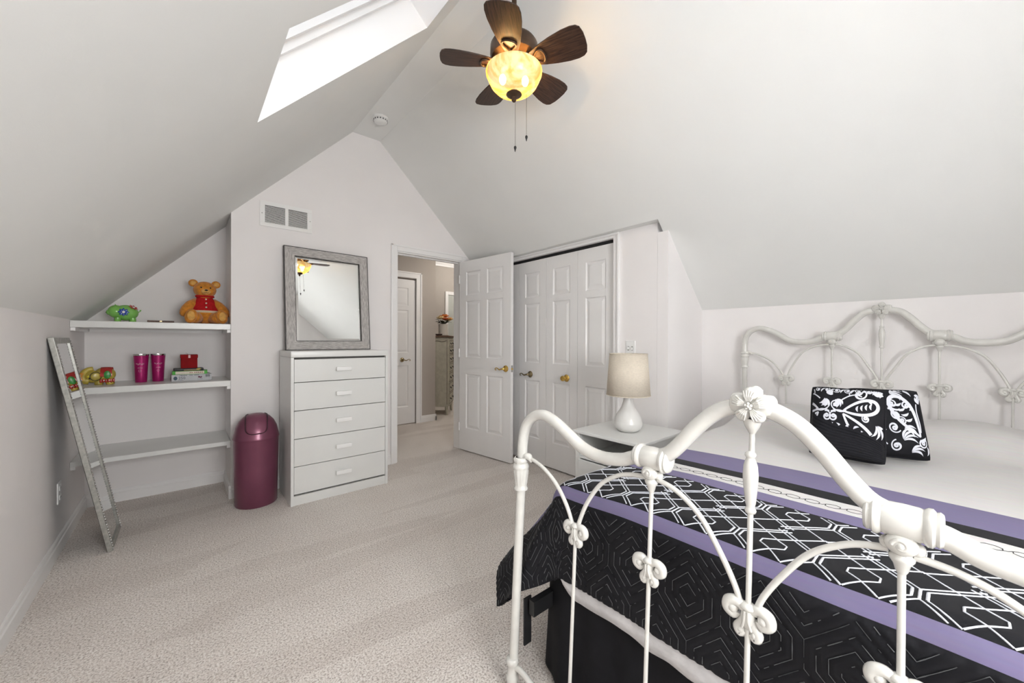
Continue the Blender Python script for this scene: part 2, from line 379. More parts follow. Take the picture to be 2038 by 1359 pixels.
# panelled doors, local: hinge edge at x=0, width +x, thickness y (front = -y), z up
def panel_door(name, width, height, cols, parent_loc, rotz, label, stile, mull, both=True, sub=False, thick=.036):
    o = bpy.data.objects.new(name, None); COL.objects.link(o); S(o, label); o.location = parent_loc; o.rotation_euler = (0, 0, rotz)
    h = height; rows = [(.118*h, .405*h), (.492*h, .788*h), (.818*h, .942*h)]
    pw = (width-2*stile-(cols-1)*mull)/cols
    xs = [(stile+i*(pw+mull), stile+i*(pw+mull)+pw) for i in range(cols)]
    w = MB(); t = thick/2; rc = .009
    w.box(.001, width-.001, -t+rc, t-rc, .001, h-.001)
    def bar(x0, x1, z0, z1): w.box(x0, x1, -t, t, z0, z1)
    bar(0, stile, 0, h); bar(width-stile, width, 0, h)
    for i in range(cols-1): bar(xs[i][1], xs[i+1][0], 0, h)
    for x0, x1 in xs:
        zz = 0
        for a, b in rows: bar(x0, x1, zz, a); zz = b
        bar(x0, x1, zz, h)
    w.obj('slab', DOORP, o)
    for sgn in ((-1, 1) if both else (-1,)):
        for x0, x1 in xs:
            for z0, z1 in rows:
                w = MB(); vs = []
                for ins, dep in ((0, 0), (.009, -.0085), (.016, -.0085), (.04, -.0015)):
                    y = sgn*(t+dep+.0003)
                    vs += [(x0+ins, y, z0+ins), (x1-ins, y, z0+ins), (x1-ins, y, z1-ins), (x0+ins, y, z1-ins)]
                fs = [(a*4+k, a*4+(k+1) % 4, a*4+4+(k+1) % 4, a*4+4+k) for a in range(3) for k in range(4)]+[(12, 13, 14, 15)]
                w.add(vs, fs); w.obj('panel', DOORP, o)
    return o
def lever(parent, x, y, z, side, dirx, m=BRASS, name='lever_handle'):
    # side: -1 front / +1 back
    w = MB(); w.m = Matrix.Translation((x, y, z)) @ Matrix.Rotation(R(90*(-1 if side > 0 else 1)), 4, 'X')
    w.lathe([(.031, 0), (.0325, .004), (.03, .009), (.02, .013), (.013, .018), (.0105, .03), (.011, .045), (.007, .05)], 24)
    ro = w.obj('rosette', m, parent, True)
    pts = catmull([(x, y+side*.042, z), (x+dirx*.02, y+side*.046, z-.003), (x+dirx*.045, y+side*.046, z-.009), (x+dirx*.07, y+side*.045, z+.002), (x+dirx*.088, y+side*.044, z+.007),
                   (x+dirx*.104, y+side*.043, z-.001), (x+dirx*.102, y+side*.042, z-.013), (x+dirx*.092, y+side*.042, z-.014)], 6)
    rr = [.0085-.0042*min(1, i/(len(pts)*.5)) for i in range(len(pts))]
    MB().tube(pts, rr, 10).obj(name, m, ro, True)
dl = Vector((2.398-2.300, 2.795-3.540, 0)); DW = dl.length; rz = math.atan2(dl.y, dl.x)
d1 = panel_door('door_1', DW, 2.03, 2, (2.300, 3.535, .012), rz, 'white six-panel bedroom door standing open', .105, .095)
lever(d1, DW-.062, -.018, .906, -1, -1)
lever(d1, DW-.062, .018, .906, 1, -1)
MB().box(DW-.002, DW+.0015, -.012, .012, .875, .94).obj('latch_plate', STEEL, d1)
MB().box(DW, DW+.009, -.005, .006, .898, .914).obj('latch_bolt', BRASS, d1)
for z in (.2, 1.0, 1.8): MB().tube([(-.004, -.02, z), (-.004, -.02, z+.09)], .006, 8).obj('hinge', TRIM, d1, True)
# bifold leaves seen from -X : local x runs toward -Y
lw = (CY1-CY0-.024)/4
k1 = CY1-.012
fold = .03
yy = k1
for i in range(4):
    n = 'door_%d' % (i+2)
    s_ = 1 if i % 2 == 0 else -1
    a = R(-90)+(R(2.2) if i % 2 == 0 else R(-2.2))*(1 if i < 2 else .6)*0
    o = panel_door(n, lw-.003, 1.955, 1, (XC+.045, yy-.0015, .014), R(-90), ['white bifold closet leaf hidden behind the open door', 'white bifold closet leaf beside the open door edge', 'white bifold closet leaf with the bright brass knob', 'white bifold closet leaf nearest the lamp'][i], .085, 0, both=False, thick=.03)
    if i == 1: lever(o, .165, -.015, .848, -1, -1, ABRASS)
    if i == 2:
        w = MB(); w.m = Matrix.Translation((.255, -.015, .845)) @ Matrix.Rotation(R(90), 4, 'X')
        w.lathe([(.031, 0), (.0325, .004), (.028, .009), (.012, .014), (.0095, .028), (.015, .036), (.0225, .044), (.025, .053), (.021, .062), (.01, .066), (.001, .067)], 24)
        w.obj('knob', BRASS, o, True)
    yy -= lw

# ------------------------------------------------------------------ hall beyond the doorway
HY = 5.07
w = MB(); HD0, HD1 = 1.762, 2.527
w.box(.6, HD0-.01, HY, HY+.1, 0, 2.5).box(HD1+.01, 2.85, HY, HY+.1, 0, 2.5).box(HD0-.01, HD1+.01, HY, HY+.1, 2.07, 2.5)
S(w.obj('wall_hall', HALLP), 'taupe hall wall with a white door')
S(MB().box(.5, .6, YG+.1, HY+.1, 0, 2.5).obj('wall_hall_end', HALLP))
S(MB().box(5.3, 5.4, YG+.1, 7.3, 0, 2.92).obj('wall_hall_right', HALLP))
S(MB().box(2.0, 5.4, 7.2, 7.3, 0, 2.92).obj('wall_bedroom', HALLP), 'taupe wall of the room beyond the hall')
S(MB().box(2.0, 2.1, HY+.1, 7.3, 0, 2.92).obj('wall_bedroom_left', HALLP))
S(MB().box(.5, 5.4, YG+.1, HY+.1, 2.5, 2.55).obj('ceiling_hall', CEIL))
S(MB().box(2.0, 5.4, HY+.05, 7.3, 2.92, 2.97).obj('ceiling_bedroom', CEIL))
S(MB().box(XC+.05, 5.4, YG+.1, YG+.16, 0, 2.55).obj('wall_hall_near', HALLP))
S(MB().box(2.85, 5.4, HY, HY+.1, 2.49, 2.92).obj('wall_hall_header', HALLP))
w = MB(); w.prism([(7.2, 2.78), (7.185, 2.78), (7.18, 2.81), (7.15, 2.86), (7.12, 2.89), (7.11, 2.92), (7.2, 2.92)], 0, 2.1, 5.3)
S(w.obj('trim_6', TRIM), 'white crown moulding')
bboard('baseboard_bedroom', (2.1, 7.2), (5.3, 7.2), 0, -1)
bboard('baseboard_hall', (HD1+.09, HY), (2.863, HY), 0, -1); bboard('baseboard_hall_end', (2.85, HY-.013), (2.85, HY+.1), 1, 0)
casing('trim_7', [(HD0-.09, HD0-.008, HY-.018, HY, 0, 2.16), (HD1+.008, HD1+.09, HY-.018, HY, 0, 2.16), (HD0-.01, HD1+.01, HY-.018, HY, 2.078, 2.16),
                  (HD1+.07, HD1+.09, HY-.028, HY-.016, 0, 2.16), (HD0-.09, HD1+.09, HY-.028, HY-.016, 2.14, 2.16)])
d = panel_door('door_6', HD1-HD0, 2.04, 2, (HD0, HY+.028, .012), 0, 'white six-panel hall door seen through the doorway', .105, .095, both=False)
lever(d, .565, -.018, .905, -1, 1, ABRASS)
pl = bpy.data.lights.new('added_hall_bulb', 'POINT'); pl.energy = 15; pl.shadow_soft_size = .1; pl.color = (1, .93, .84)  # unseen bulb and fixture, added to light the hall
po = bpy.data.objects.new('added_hall_bulb', pl); COL.objects.link(po); po.location = (3.3, 4.3, 2.3)
t = thing('added_flush_light', 'unseen round flush ceiling light added to the hall', 'ceiling light', (3.3, 4.3, 2.5))
MB().lathe([(.15, 0), (.155, -.02), (.14, -.03)], 28).obj('base_ring', STEEL, t, True)
po.parent = t; po.location = (0, 0, -.2)
pl2 = bpy.data.lights.new('added_bedroom_bulb', 'POINT'); pl2.energy = 22; pl2.shadow_soft_size = .12; pl2.color = (1, .95, .88)  # added lamp out of view, brightens the room past the hall
po2 = bpy.data.objects.new('added_bedroom_bulb', pl2); COL.objects.link(po2)
t = thing('added_pendant_light', 'unseen small ceiling light added to the room beyond the hall', 'ceiling light', (4.4, 6.2, 2.92))
MB().lathe([(.05, 0), (.05, -.02), (.012, -.03), (.012, -.12), (.04, -.13), (.04, -.15)], 20).obj('stem', STEEL, t, True)
po2.parent = t; po2.location = (0, 0, -.25)

# ------------------------------------------------------------------ dresser
DX0, DX1, DY0, DY1, DZ = .578, 1.290, 3.084, 3.50, 1.109
t = thing('chest_of_drawers', 'tall white five-drawer dresser under the framed mirror', 'dresser', ((DX0+DX1)/2, (DY0+DY1)/2, 0))
off = Matrix.Translation((-(DX0+DX1)/2, -(DY0+DY1)/2, 0))
w = MB(); w.m = off
w.box(DX0, DX0+.02, DY0, DY1, 0, DZ-.045, .002).box(DX1-.02, DX1, DY0, DY1, 0, DZ-.045, .002)
w.box(DX0+.02, DX1-.02, DY1-.01, DY1, 0, DZ-.05).box(DX0+.02, DX1-.02, DY0+.06, DY1-.01, 0, DZ-.05)
w.box(DX0+.02, DX1-.02, DY0+.008, DY0+.06, 0, .066)
w.obj('body', WHITEF, t)
w = MB(); w.m = off; w.box(DX0-.001, DX1+.001, DY0-.002, DY1, DZ-.045, DZ, .006); w.obj('top', WHITEF, t, True, 30)
w = MB(); w.m = off; w.box(DX0+.02, DX1-.02, DY0+.03, DY0+.062, .06, DZ-.046); w.obj('carcass_shadow_gap', mat('gap_grey', (.10, .095, .09), .8), t)
dz = [.078, .278, .477, .680, .884, 1.052]
for i in range(5):
    z0, z1 = dz[i]+.0025, dz[i+1]-.0025
    w = MB(); w.m = off; w.box(DX0+.022, DX1-.022, DY0+.003, DY0+.03, z0, z1, .0015); dr = w.obj('drawer', WHITEF, t)
    zc = (z0+z1)/2+.005; xc = (DX0+DX1)/2
    w = MB(); w.m = off
    for sx in (-1, 1): w.box(xc+sx*.036-.012, xc+sx*.036+.012, DY0-.02, DY0+.004, zc-.011, zc+.011, .003)
    w.box(xc-.056, xc+.056, DY0-.034, DY0-.016, zc-.0155, zc+.0155, .005)
    w.obj('handle', PLASTW, dr, True, 40)

# mirror standing on the dresser
t = thing('framed_mirror', 'large mirror in weathered grey wood frame standing on the white dresser', 'mirror', (.937, 3.43, DZ+.001), (R(-5.3), 0, R(1.8)))
MWD, MH, FB = .66, .835, .072
def framepiece(w, a, b, c_, d_, y0=-.014, y1=.014):
    # quad a b c d (x,z): outer edge a-b, inner edge d-c ; inner edge slightly recessed
    yy = [(y0+.004), (y0+.004), y0+.0, y0+.0]
    pts = [(a[0], y0+.003, a[1]), (b[0], y0+.003, b[1]), (c_[0], y0, c_[1]), (d_[0], y0, d_[1])]
    bk = [(p[0], y1, p[2]) for p in pts]
    w.add(pts+bk, [(0, 1, 2, 3), (7, 6, 5, 4), (0, 4, 5, 1), (1, 5, 6, 2), (2, 6, 7, 3), (3, 7, 4, 0)])
o_ = [(-MWD/2, 0), (MWD/2, 0), (MWD/2, MH), (-MWD/2, MH)]; i_ = [(-MWD/2+FB, FB), (MWD/2-FB, FB), (MWD/2-FB, MH-FB), (-MWD/2+FB, MH-FB)]
for k in range(4):
    k2 = (k+1) % 4; w = MB(); framepiece(w, o_[k], o_[k2], i_[k2], i_[k]); w.obj('frame_rail', FRAMEX if k % 2 == 0 else FRAMEZ, t)
w = MB()
for x0, x1, z0, z1 in ((-MWD/2-.004, -MWD/2+.001, -.0, MH+.004), (MWD/2-.001, MWD/2+.004, 0, MH+.004), (-MWD/2, MWD/2, MH-.001, MH+.004), (-MWD/2, MWD/2, 0, .003)):
    w.box(x0, x1, -.013, .018, z0, z1)
for a in range(4):
    b = (a+1) % 4; w.tube([(i_[a][0], -.0145, i_[a][1]), (i_[b][0], -.0145, i_[b][1])], .002, 5)
w.obj('edge_band', mat('dark_edge', (.05, .045, .045), .6), t)
g = [(-MWD/2+FB, FB), (MWD/2-FB, FB), (MWD/2-FB, MH-FB), (-MWD/2+FB, MH-FB)]
bv = .02; gi = [(-MWD/2+FB+bv, FB+bv), (MWD/2-FB-bv, FB+bv), (MWD/2-FB-bv, MH-FB-bv), (-MWD/2+FB+bv, MH-FB-bv)]
w = MB(); w.add([(x, -.0035, z) for x, z in g]+[(x, -.0055, z) for x, z in gi], [(4, 5, 6, 7)]+[(k, (k+1) % 4, 4+(k+1) % 4, 4+k) for k in range(4)])
w.obj('glass', GLASSM, t)

# ------------------------------------------------------------------ return-air vent, smoke detector, outlet, switch
t = thing('air_vent', 'white louvered return-air vent high on the gable wall', 'vent', (.632, YG-.001, 2.085))
VW, VH = .368, .196
w = MB()
for x0, x1, z0, z1 in ((-VW/2, VW/2, 0, .03), (-VW/2, VW/2, VH-.03, VH), (-VW/2, -VW/2+.034, .03, VH-.03), (VW/2-.034, VW/2, .03, VH-.03), (-.012, .012, .03, VH-.03)):
    w.box(x0, x1, -.009, 0, z0, z1, .0015)
w.obj('grille_frame', PLASTW, t)
MB().box(-VW/2+.03, VW/2-.03, -.0015, -.0005, .026, VH-.026).obj('duct_opening', mat('duct_dark', (.05, .048, .045), .8), t)
w = MB()
n = 15
for sx in (-1, 1):
    a, b = (.012, VW/2-.034) if sx > 0 else (-VW/2+.034, -.012)
    for i in range(n):
        z = .032+(VH-.064)*i/n
        w.add([(a, -.008, z), (b, -.008, z), (b, -.002, z+.0062), (a, -.002, z+.0062), (a, -.0072, z-.0007), (b, -.0072, z-.0007), (b, -.0012, z+.0055), (a, -.0012, z+.0055)],
              [(0, 1, 2, 3), (7, 6, 5, 4), (0, 4, 5, 1), (3, 2, 6, 7)])
w.obj('louver', PLASTW, t, kind='stuff')
for sx in (-1, 1): MB().ball((sx*(VW/2-.014), -.0095, VH/2), (.004, .0025, .004), 8, 5).obj('screw', STEEL, t)

t = thing('smoke_detector', 'round white smoke detector on the ridge ceiling', 'detector', (1.256, 3.17, ZR))
MB().lathe([(.064, 0), (.065, -.006), (.063, -.016)], 32).obj('base_plate', PLASTW, t, True)
MB().lathe([(.056, -.016), (.058, -.026), (.052, -.036), (.035, -.043), (.012, -.045), (.001, -.045)], 32).obj('cover', PLASTW, t, True)
w = MB()
for k in range(16):
    a = 2*math.pi*k/16; w.m = Matrix.Rotation(a, 4, 'Z'); w.box(.0545, .0575, -.006, .006, -.031, -.021)
w.obj('vent_slot', BLACKM, t)

t = thing('wall_outlet', 'white wall outlet low on the left knee wall', 'outlet', (XL, 3.275, .332))
MB().box(0, .006, -.036, .036, -.058, .058, .003).obj('cover_plate', PLASTW, t)
for s in (-1, 1):
    f = MB().box(.005, .009, -.017, .017, s*.026-.014, s*.026+.014, .003).obj('socket', PLASTW, t)
    MB().box(.0085, .0093, -.008, -.006, s*.026-.004, s*.026+.005).box(.0085, .0093, .006, .008, s*.026-.004, s*.026+.005).obj('slot', BLACKM, f)
t = thing('light_switch', 'white double light switch plate on the wall above the lamp', 'switch', (XC, 1.598, 1.135))
MB().box(-.006, 0, -.04, .04, -.058, .058, .003).obj('cover_plate', PLASTW, t)
for s in (-1, 1):
    w = MB(); w.m = Matrix.Translation((-.007, s*.016, 0)) @ Matrix.Rotation(R(22*s), 4, 'Y'); w.box(-.012, .003, -.0045, .0045, -.009, .009, .002); w.obj('toggle', PLASTW, t)
    MB().box(-.0068, -.0055, s*.016-.007, s*.016+.007, -.016, .016).obj('toggle_slot', mat('slot_grey', (.3, .3, .29), .6), t)

# ------------------------------------------------------------------ alcove shelves
sh = []
for z, th, lab in ((1.308, .042, 'top white alcove shelf, carrying piggy bank and plush bear'), (.886, .042, 'middle white alcove shelf, carrying tumblers and stacked boxes'), (.432, .03, 'lowest white alcove shelf, empty')):
    t = thing('alcove_shelf', lab, 'shelf', ((XL+XP)/2, (YG+YB)/2, z-th), group='alcove shelves')
    hw = (XP-XL)/2-.001
    MB().box(-hw, hw, -.235, .234, 0, th, .003).obj('board', WHITEF, t)
    for s in (-1, 1): MB().box(s*hw-(.022 if s > 0 else 0), s*hw+(.022 if s < 0 else 0), -.225, .234, -.022, -.0005, .002).obj('cleat', TRIM, t)
    MB().box(-hw+.024, hw-.024, .214, .234, -.022, -.0005).obj('back_cleat', TRIM, t)
Z1, Z2 = 1.3085, .8865

# piggy bank (faces -X, toward the left)
PIG = mat('green_glaze', (.22, .52, .11), .18, coat=.5, noise_amt=.06, noise_scale=25)
PBL = mat('blue_glaze', (.01, .05, .32), .25); PRD = mat('red_glaze', (.45, .03, .03), .25); PWH = mat('white_glaze', (.8, .8, .78), .3)
PEYE = mat('black_glaze', (.01, .01, .01), .2)
t = thing('piggy_bank', 'green ceramic piggy bank with blue and red flowers', 'piggy bank', (-.315, 3.73, Z1), (0, 0, R(8)))
w = MB()
w.ball((.012, 0, .066), (.064, .052, .054), 28, 18); w.ball((-.034, 0, .072), (.042, .045, .044), 24, 14)
w.lathe([(.018, 0), (.022, .006), (.021, .02)], 18) if 0 else None
w.ball((-.068, 0, .066), (.015, .021, .018), 18, 12)
for sx in (-.028, .045):
    for sy in (-.024, .024): w.lathe([(.015, 0), (.017, .004), (.0165, .03)], 14, (sx, sy, 0))
w.obj('body', PIG, t, True, 80)
for s in (-1, 1):
    w = MB(); w.add([(-.04, s*.014, .100), (-.022, s*.034, .096), (-.042, s*.034, .122), (-.03, s*.022, .108), (-.024, s*.026, .093)], [(0, 1, 2), (0, 2, 3), (1, 2, 3), (0, 1, 4)]); w.obj('ear', PIG, t)
    MB().ball((-.058, s*.022, .085), (.005, .004, .007), 10, 6).obj('eye', PEYE, t, True)
    MB().ball((-.081, s*.007, .064), (.003, .003, .004), 8, 5).obj('nostril', PEYE, t, True)
def petal_flower(name, c, nrm_, r, n, m, mc, parent):
    nrm_ = Vector(nrm_).normalized(); q = nrm_.to_track_quat('Z', 'Y').to_matrix()
    w = MB()
    for k in range(n):
        a = 2*math.pi*k/n; rot = q @ Matrix.Rotation(a, 3, 'Z'); w.ball(Vector(c)+rot @ Vector((r*.62, 0, 0)), (r*.4, r*.24, .0015), 10, 6, rot)
    f = w.obj(name, m, parent, True)
    MB().ball(Vector(c)+nrm_*.001, (r*.3, r*.3, .002), 10, 6, q).obj('flower_center', mc, f, True)
petal_flower('painted_flower', (-.002, -.0525, .068), (-.08, -1, .05), .027, 8, PBL, PWH, t)
petal_flower('painted_flower', (.048, -.03, .104), (.45, -.5, .75), .026, 7, PRD, PWH, t)
MB().tube(catmull([(.073, 0, .07), (.083, .004, .08), (.086, -.004, .088), (.08, -.006, .083)], 5), .003, 8).obj('tail', PIG, t, True)

t = thing('wooden_tray', 'thin dark brown wooden box lying on the top alcove shelf', 'box', (-.120, 3.60, Z1))
BRN = grain('dark_wood', (.045, .022, .014), (.12, .06, .04), 12, (3, 30, 30), .5)
MB().box(-.068, .068, -.03, .03, 0, .013, .002).obj('lid', BRN, t); MB().box(-.006, .006, -.0315, -.029, .004, .012).obj('clasp', ABRASS, t)

# plush bear: a plain teddy in the same place, size and colours
FUR = mat('honey_plush', (.56, .215, .03), .95, spec=.1, noise_amt=.25, noise_scale=45, bump=.6, bump_scale=260, sheen=.3)
TAN = mat('tan_plush', (.66, .36, .10), .95, spec=.1, noise_amt=.15, noise_scale=60, bump=.5, bump_scale=260, sheen=.3)
REDK = mat('red_knit', (.42, .012, .015), .85, spec=.15, noise_amt=.2, noise_scale=90, bump=.5, bump_scale=300)
BLK = mat('stitch_black', (.012, .01, .01), .5)
t = thing('plush_bear', 'honey brown plush bear in a red knitted vest, sitting on the top alcove shelf', 'teddy bear', (.122, 3.735, Z1), (0, 0, R(4)))
w = MB()
w.ball((0, .01, .0885), (.088, .072, .088), 26, 18); w.ball((0, .012, .15), (.07, .058, .06), 22, 14); w.ball((.0, .005, .2), (.045, .042, .03), 20, 10)
w.ball((0, 0, .262), (.07, .06, .062), 26, 18); w.ball((0, -.012, .25), (.062, .052, .045), 24, 14)
for s in (-1, 1):
    w.tube([(s*.045, .012, .172), (s*.083, -.005, .142), (s*.108, -.022, .11), (s*.122, -.034, .085), (s*.127, -.04, .07)], [.03, .034, .033, .029, .018], 16)
    w.ball((s*.124, -.04, .078), (.026, .026, .027), 16, 10)
    w.tube([(s*.045, -.01, .05), (s*.07, -.06, .047), (s*.087, -.095, .043)], [.047, .042, .037], 16)
    w.ball((s*.09, -.108, .054), (.036, .026, .052), 18, 12, Matrix.Rotation(R(s*-14), 3, 'Y'))
    w.ball((s*.068, .01, .308), (.029, .014, .028), 18, 12)
w.obj('body', FUR, t, True, 180)
MB().ball((0, -.06, .243), (.028, .018, .02), 18, 12).obj('muzzle', TAN, t, True)
MB().ball((0, -.0775, .252), (.010, .006, .006), 12, 8).obj('nose', BLK, t, True)
MB().tube(catmull([(-.014, -.073, .236), (-.006, -.078, .231), (0, -.0785, .237), (.006, -.078, .231), (.014, -.073, .236)], 4), .0013, 6).obj('stitched_mouth', BLK, t)
for s in (-1, 1):
    MB().ball((s*.027, -.0535, .273), (.0055, .004, .0065), 10, 7).obj('eye', BLK, t, True)
    MB().ball((s*.069, -.003, .308), (.018, .006, .017), 14, 8).obj('inner_ear', TAN, t, True)
    MB().ball((s*.091, -.128, .056), (.022, .008, .034), 16, 10).obj('foot_pad', TAN, t, True)
def vest(name, zs_, m, par, grow=.004):
    w = MB(); vs, fs = [], []; sg = 36
    for z in zs_:
        rx = ry = .03
        for cz, cy, ax, ay, az in ((.0885, .01, .088, .072, .088), (.15, .012, .07, .058, .06), (.2, .005, .045, .042, .03)):
            q = 1-((z-cz)/az)**2
            if q > 0: rx = max(rx, ax*math.sqrt(q)); ry = max(ry, ay*math.sqrt(q))
        for k in range(sg):
            a = 2*math.pi*k/sg; vs.append(((rx+grow)*math.cos(a), .01+(ry+grow)*math.sin(a), z))
    for i in range(len(zs_)-1):
        for k in range(sg): fs.append((i*sg+k, i*sg+(k+1) % sg, (i+1)*sg+(k+1) % sg, (i+1)*sg+k))
    return w.add(vs, fs).obj(name, m, par, True, 80)
cape = vest('knitted_vest', [.213, .2, .19, .18, .165, .15, .135, .12, .105, .095], REDK, t)
vest('cream_hem', [.102, .094, .086], mat('cream_knit', (.6, .5, .36), .9), cape, .0055)
for z in (.185, .155, .125): MB().ball((0, -.0655-.012*(z < .18), z), (.006, .004, .006), 10, 6).obj('button', mat('cream_button', (.65, .58, .45), .5), cape, True)
MB().tube([(.05*math.cos(a*math.pi/14), .006+.046*math.sin(a*math.pi/14), .211) for a in range(28)], .009, 8, closed=True).obj('collar_roll', REDK, cape, True)

# ceramic elephant, head to the left
EY = mat('yellow_glaze', (.46, .36, .06), .35, coat=.1, noise_amt=.25, noise_scale=30); EO = mat('orange_glaze', (.62, .27, .04), .25)
EG = mat('leaf_green_glaze', (.05, .30, .06), .3, noise_amt=.3, noise_scale=80); ER = mat('crimson_glaze', (.42, .03, .025), .25, noise_amt=.2, noise_scale=60)
t = thing('elephant_figurine', 'small painted yellow elephant figurine with a red and green blanket', 'figurine', (-.425, 3.765, Z2))
w = MB()
w.ball((.02, 0, .066), (.052, .042, .05), 24, 16); w.ball((-.036, -.006, .055), (.043, .038, .042), 20, 14)
for sx in (-.008, .045):
    for sy in (-.02, .02): w.lathe([(.018, 0), (.0195, .006), (.018, .04)], 14, (sx, sy, 0))
w.tube(catmull([(-.055, -.012, .03), (-.074, -.016, .034), (-.08, -.014, .058), (-.073, -.008, .084), (-.055, -.004, .102), (-.034, -.002, .108)], 6), [.026-.0004*i for i in range(31)], 14)
w.obj('body', EY, t, True, 180)
MB().tube(catmull([(-.078, -.03, .032), (-.088, -.029, .056), (-.08, -.02, .08)], 6), .011, 10).obj('painted_trunk_band', EO, t, True)
MB().ball((-.018, -.038, .058), (.026, .006, .028), 16, 10, Matrix.Rotation(R(12), 3, 'Z')).obj('ear', EY, t, True)
MB().tube([(-.018+.026*math.cos(a*math.pi/10), -.044+.003*math.cos(a*math.pi/10), .058+.028*math.sin(a*math.pi/10)) for a in range(20)], .0018, 6, closed=True).obj('ear_outline', BLK, t)
MB().ball((-.045, -.043, .046), (.0055, .003, .006), 10, 6).obj('eye', BLK, t, True)
MB().ball((-.05, -.042, .058), (.009, .003, .008), 10, 6).obj('painted_brow', mat('lemon_glaze', (.65, .55, .03), .3), t, True)
w = MB(); vs = []; fs = []
for i in range(13):
    a = R(-10+200*i/12)
    for x in (.002, .02, .04, .057):
        k = 1-((x-.024)/.06)**2*.3; vs.append((x, -math.cos(a)*.0455*math.sqrt(k), .064+math.sin(a)*.0535*math.sqrt(k)))
for i in range(12):
    for k in range(3): fs.append((i*4+k, i*4+k+1, i*4+k+5, i*4+k+4))
w.add(vs, fs); bl = w.obj('saddle_blanket', ER, t, True, 60)
MB().ball((.035, -.0435, .066), (.017, .005, .027), 14, 10).obj('blanket_leaf', EG, bl, True)
w = MB()
for k in range(6): w.ball((.005+.012*k, -.043, .026+.002*(k % 2)), (.006, .004, .014), 8, 6)
w.obj('fringe', ER, bl, True)
for k in range(2): MB().ball((.02+.026*k, -.047, .03), .004, 8, 6).obj('pearl', PWH, bl, True)

# pink tumblers
PINK = mat('magenta_enamel', (.40, .012, .14), .28, metal=.35, noise_amt=.08, noise_scale=50); SIL = mat('silver_print', (.75, .55, .62), .35, metal=.3)
def tumbler(x, y, rz, label):
    t = thing('tumbler', label, 'cup', (x, y, Z2), (0, 0, rz), group='magenta tumblers')
    MB().lathe([(.030, 0), (.0315, .003), (.0335, .05), (.036, .11), (.0405, .185), (.041, .19)], 32).obj('cup_body', PINK, t, True)
    MB().lathe([(.0405, .188), (.0425, .192), (.042, .2), (.039, .2), (.037, .17)], 32, cap=False).obj('steel_rim', STEEL, t, True)
    MB().lathe([(.0385, .186), (.0385, .19), (.001, .19)], 24).obj('lid', mat('clear_lid', (.35, .35, .36), .2), t, True)
    def script(P, nm, r=.0007):
        pts = []
        for u, z in P:
            rr = .0335+(z-.05)/.14*.0075+.0006; a = -math.pi/2+u/rr; pts.append((rr*math.cos(a), rr*math.sin(a), z))
        MB().tube(pts, r, 5).obj(nm, SIL, t)
    rnd = random.Random(int(x*1000))
    script([(-.022+.0014*i, .13+.006*math.sin(i*1.25)+.003*math.sin(i*.5)) for i in range(32)], 'script_lettering')
    script([(-.012+.001*i, .098+.008*abs(math.sin(i*.42))*(1 if i % 7 else .4)) for i in range(26)], 'script_lettering')
    script([(.006*math.cos(a*.5)-.001, .082+.008*math.sin(a*.5)) for a in range(15)], 'script_lettering')
tumbler(-.231, 3.80, R(-6), 'left magenta tumbler with silver script, steel rim')
tumbler(-.143, 3.82, R(4), 'right magenta tumbler with silver script, close to the stacked boxes')

# stacked boxes and pens
BOXG = mat('pale_box_card', (.50, .51, .53), .55, noise_amt=.04, noise_scale=40); INK = mat('print_ink', (.03, .03, .05), .6); MAG = mat('print_wine', (.13, .02, .06), .6)
RX = Matrix.Rotation(R(90), 4, 'X')
t = thing('card_box', 'pale grey printed box at the bottom of the shelf stack', 'box', (.043, 3.77, Z2), (0, 0, R(4)))
MB().box(-.115, .115, -.07, .07, 0, .047, .0015).obj('carton', BOXG, t)
text_mesh('250', .026, 'printed_number', INK, t, Matrix.Translation((-.058, -.0704, .022)) @ RX)
text_mesh('FUN PIECE PUZZLE SET', .0085, 'printed_title', INK, t, Matrix.Translation((-.012, -.0704, .041)) @ RX) if 0 else None
w = MB()
for k in range(16):
    if k in (6, 7, 11): continue
    w.box(-.07+k*.0068, -.0665+k*.0068+.001*(k % 2), -.0706, -.0701, .0385, .0435)
w.obj('printed_title', INK, t)
w = MB()
for k in range(5): w.box(.078+k*.0052, .081+k*.0052, -.0706, -.0701, .024, .043)
w.obj('printed_bars', INK, t)
MB().ball((-.094, -.0701, .022), (.011, .0006, .014), 12, 6).obj('printed_emblem', mat('print_teal', (.05, .09, .13), .6), t)
w = MB(); w.box(.034, .047, -.0706, -.0701, .021, .031); w.box(.05, .056, -.0706, -.0701, .019, .031); w.box(.044, .05, -.0706, -.0701, .017, .024); w.obj('printed_picture', MAG, t)
w = MB()
for k in range(10): w.box(.03+k*.003, .032+k*.003, -.0706, -.0701, .009, .0115)
w.obj('printed_caption', INK, t); w = MB()
for k in range(8): w.box(-.082+k*.0042, -.079+k*.0042, -.0706, -.0701, .006, .0085)
w.obj('printed_caption', INK, t)
t = thing('green_book', 'cream spined book with bright green ends on the pale box', 'book', (.038, 3.765, Z2+.0475), (0, 0, R(-2)))
GRN = mat('bright_green', (.06, .40, .03), .5); CRM = mat('cream_spine', (.68, .62, .52), .55, noise_amt=.08, noise_scale=90)
MB().box(-.1, .1, -.062, .062, 0, .025, .002).obj('cover', GRN, t)
MB().box(-.082, .082, -.0628, .06, .002, .0235, .001).obj('spine', CRM, t)
w = MB()
for k in range(7): w.box(-.002+k*.0105+.006*(k > 1), .003+k*.0105+.006*(k > 1), -.0632, -.0627, .008, .017)
w.obj('printed_spine_text', mat('spine_ink', (.35, .16, .12), .6), t)
t = thing('black_wallet', 'black patterned wallet lying on the green book', 'wallet', (.028, 3.765, Z2+.073), (0, 0, R(3)))
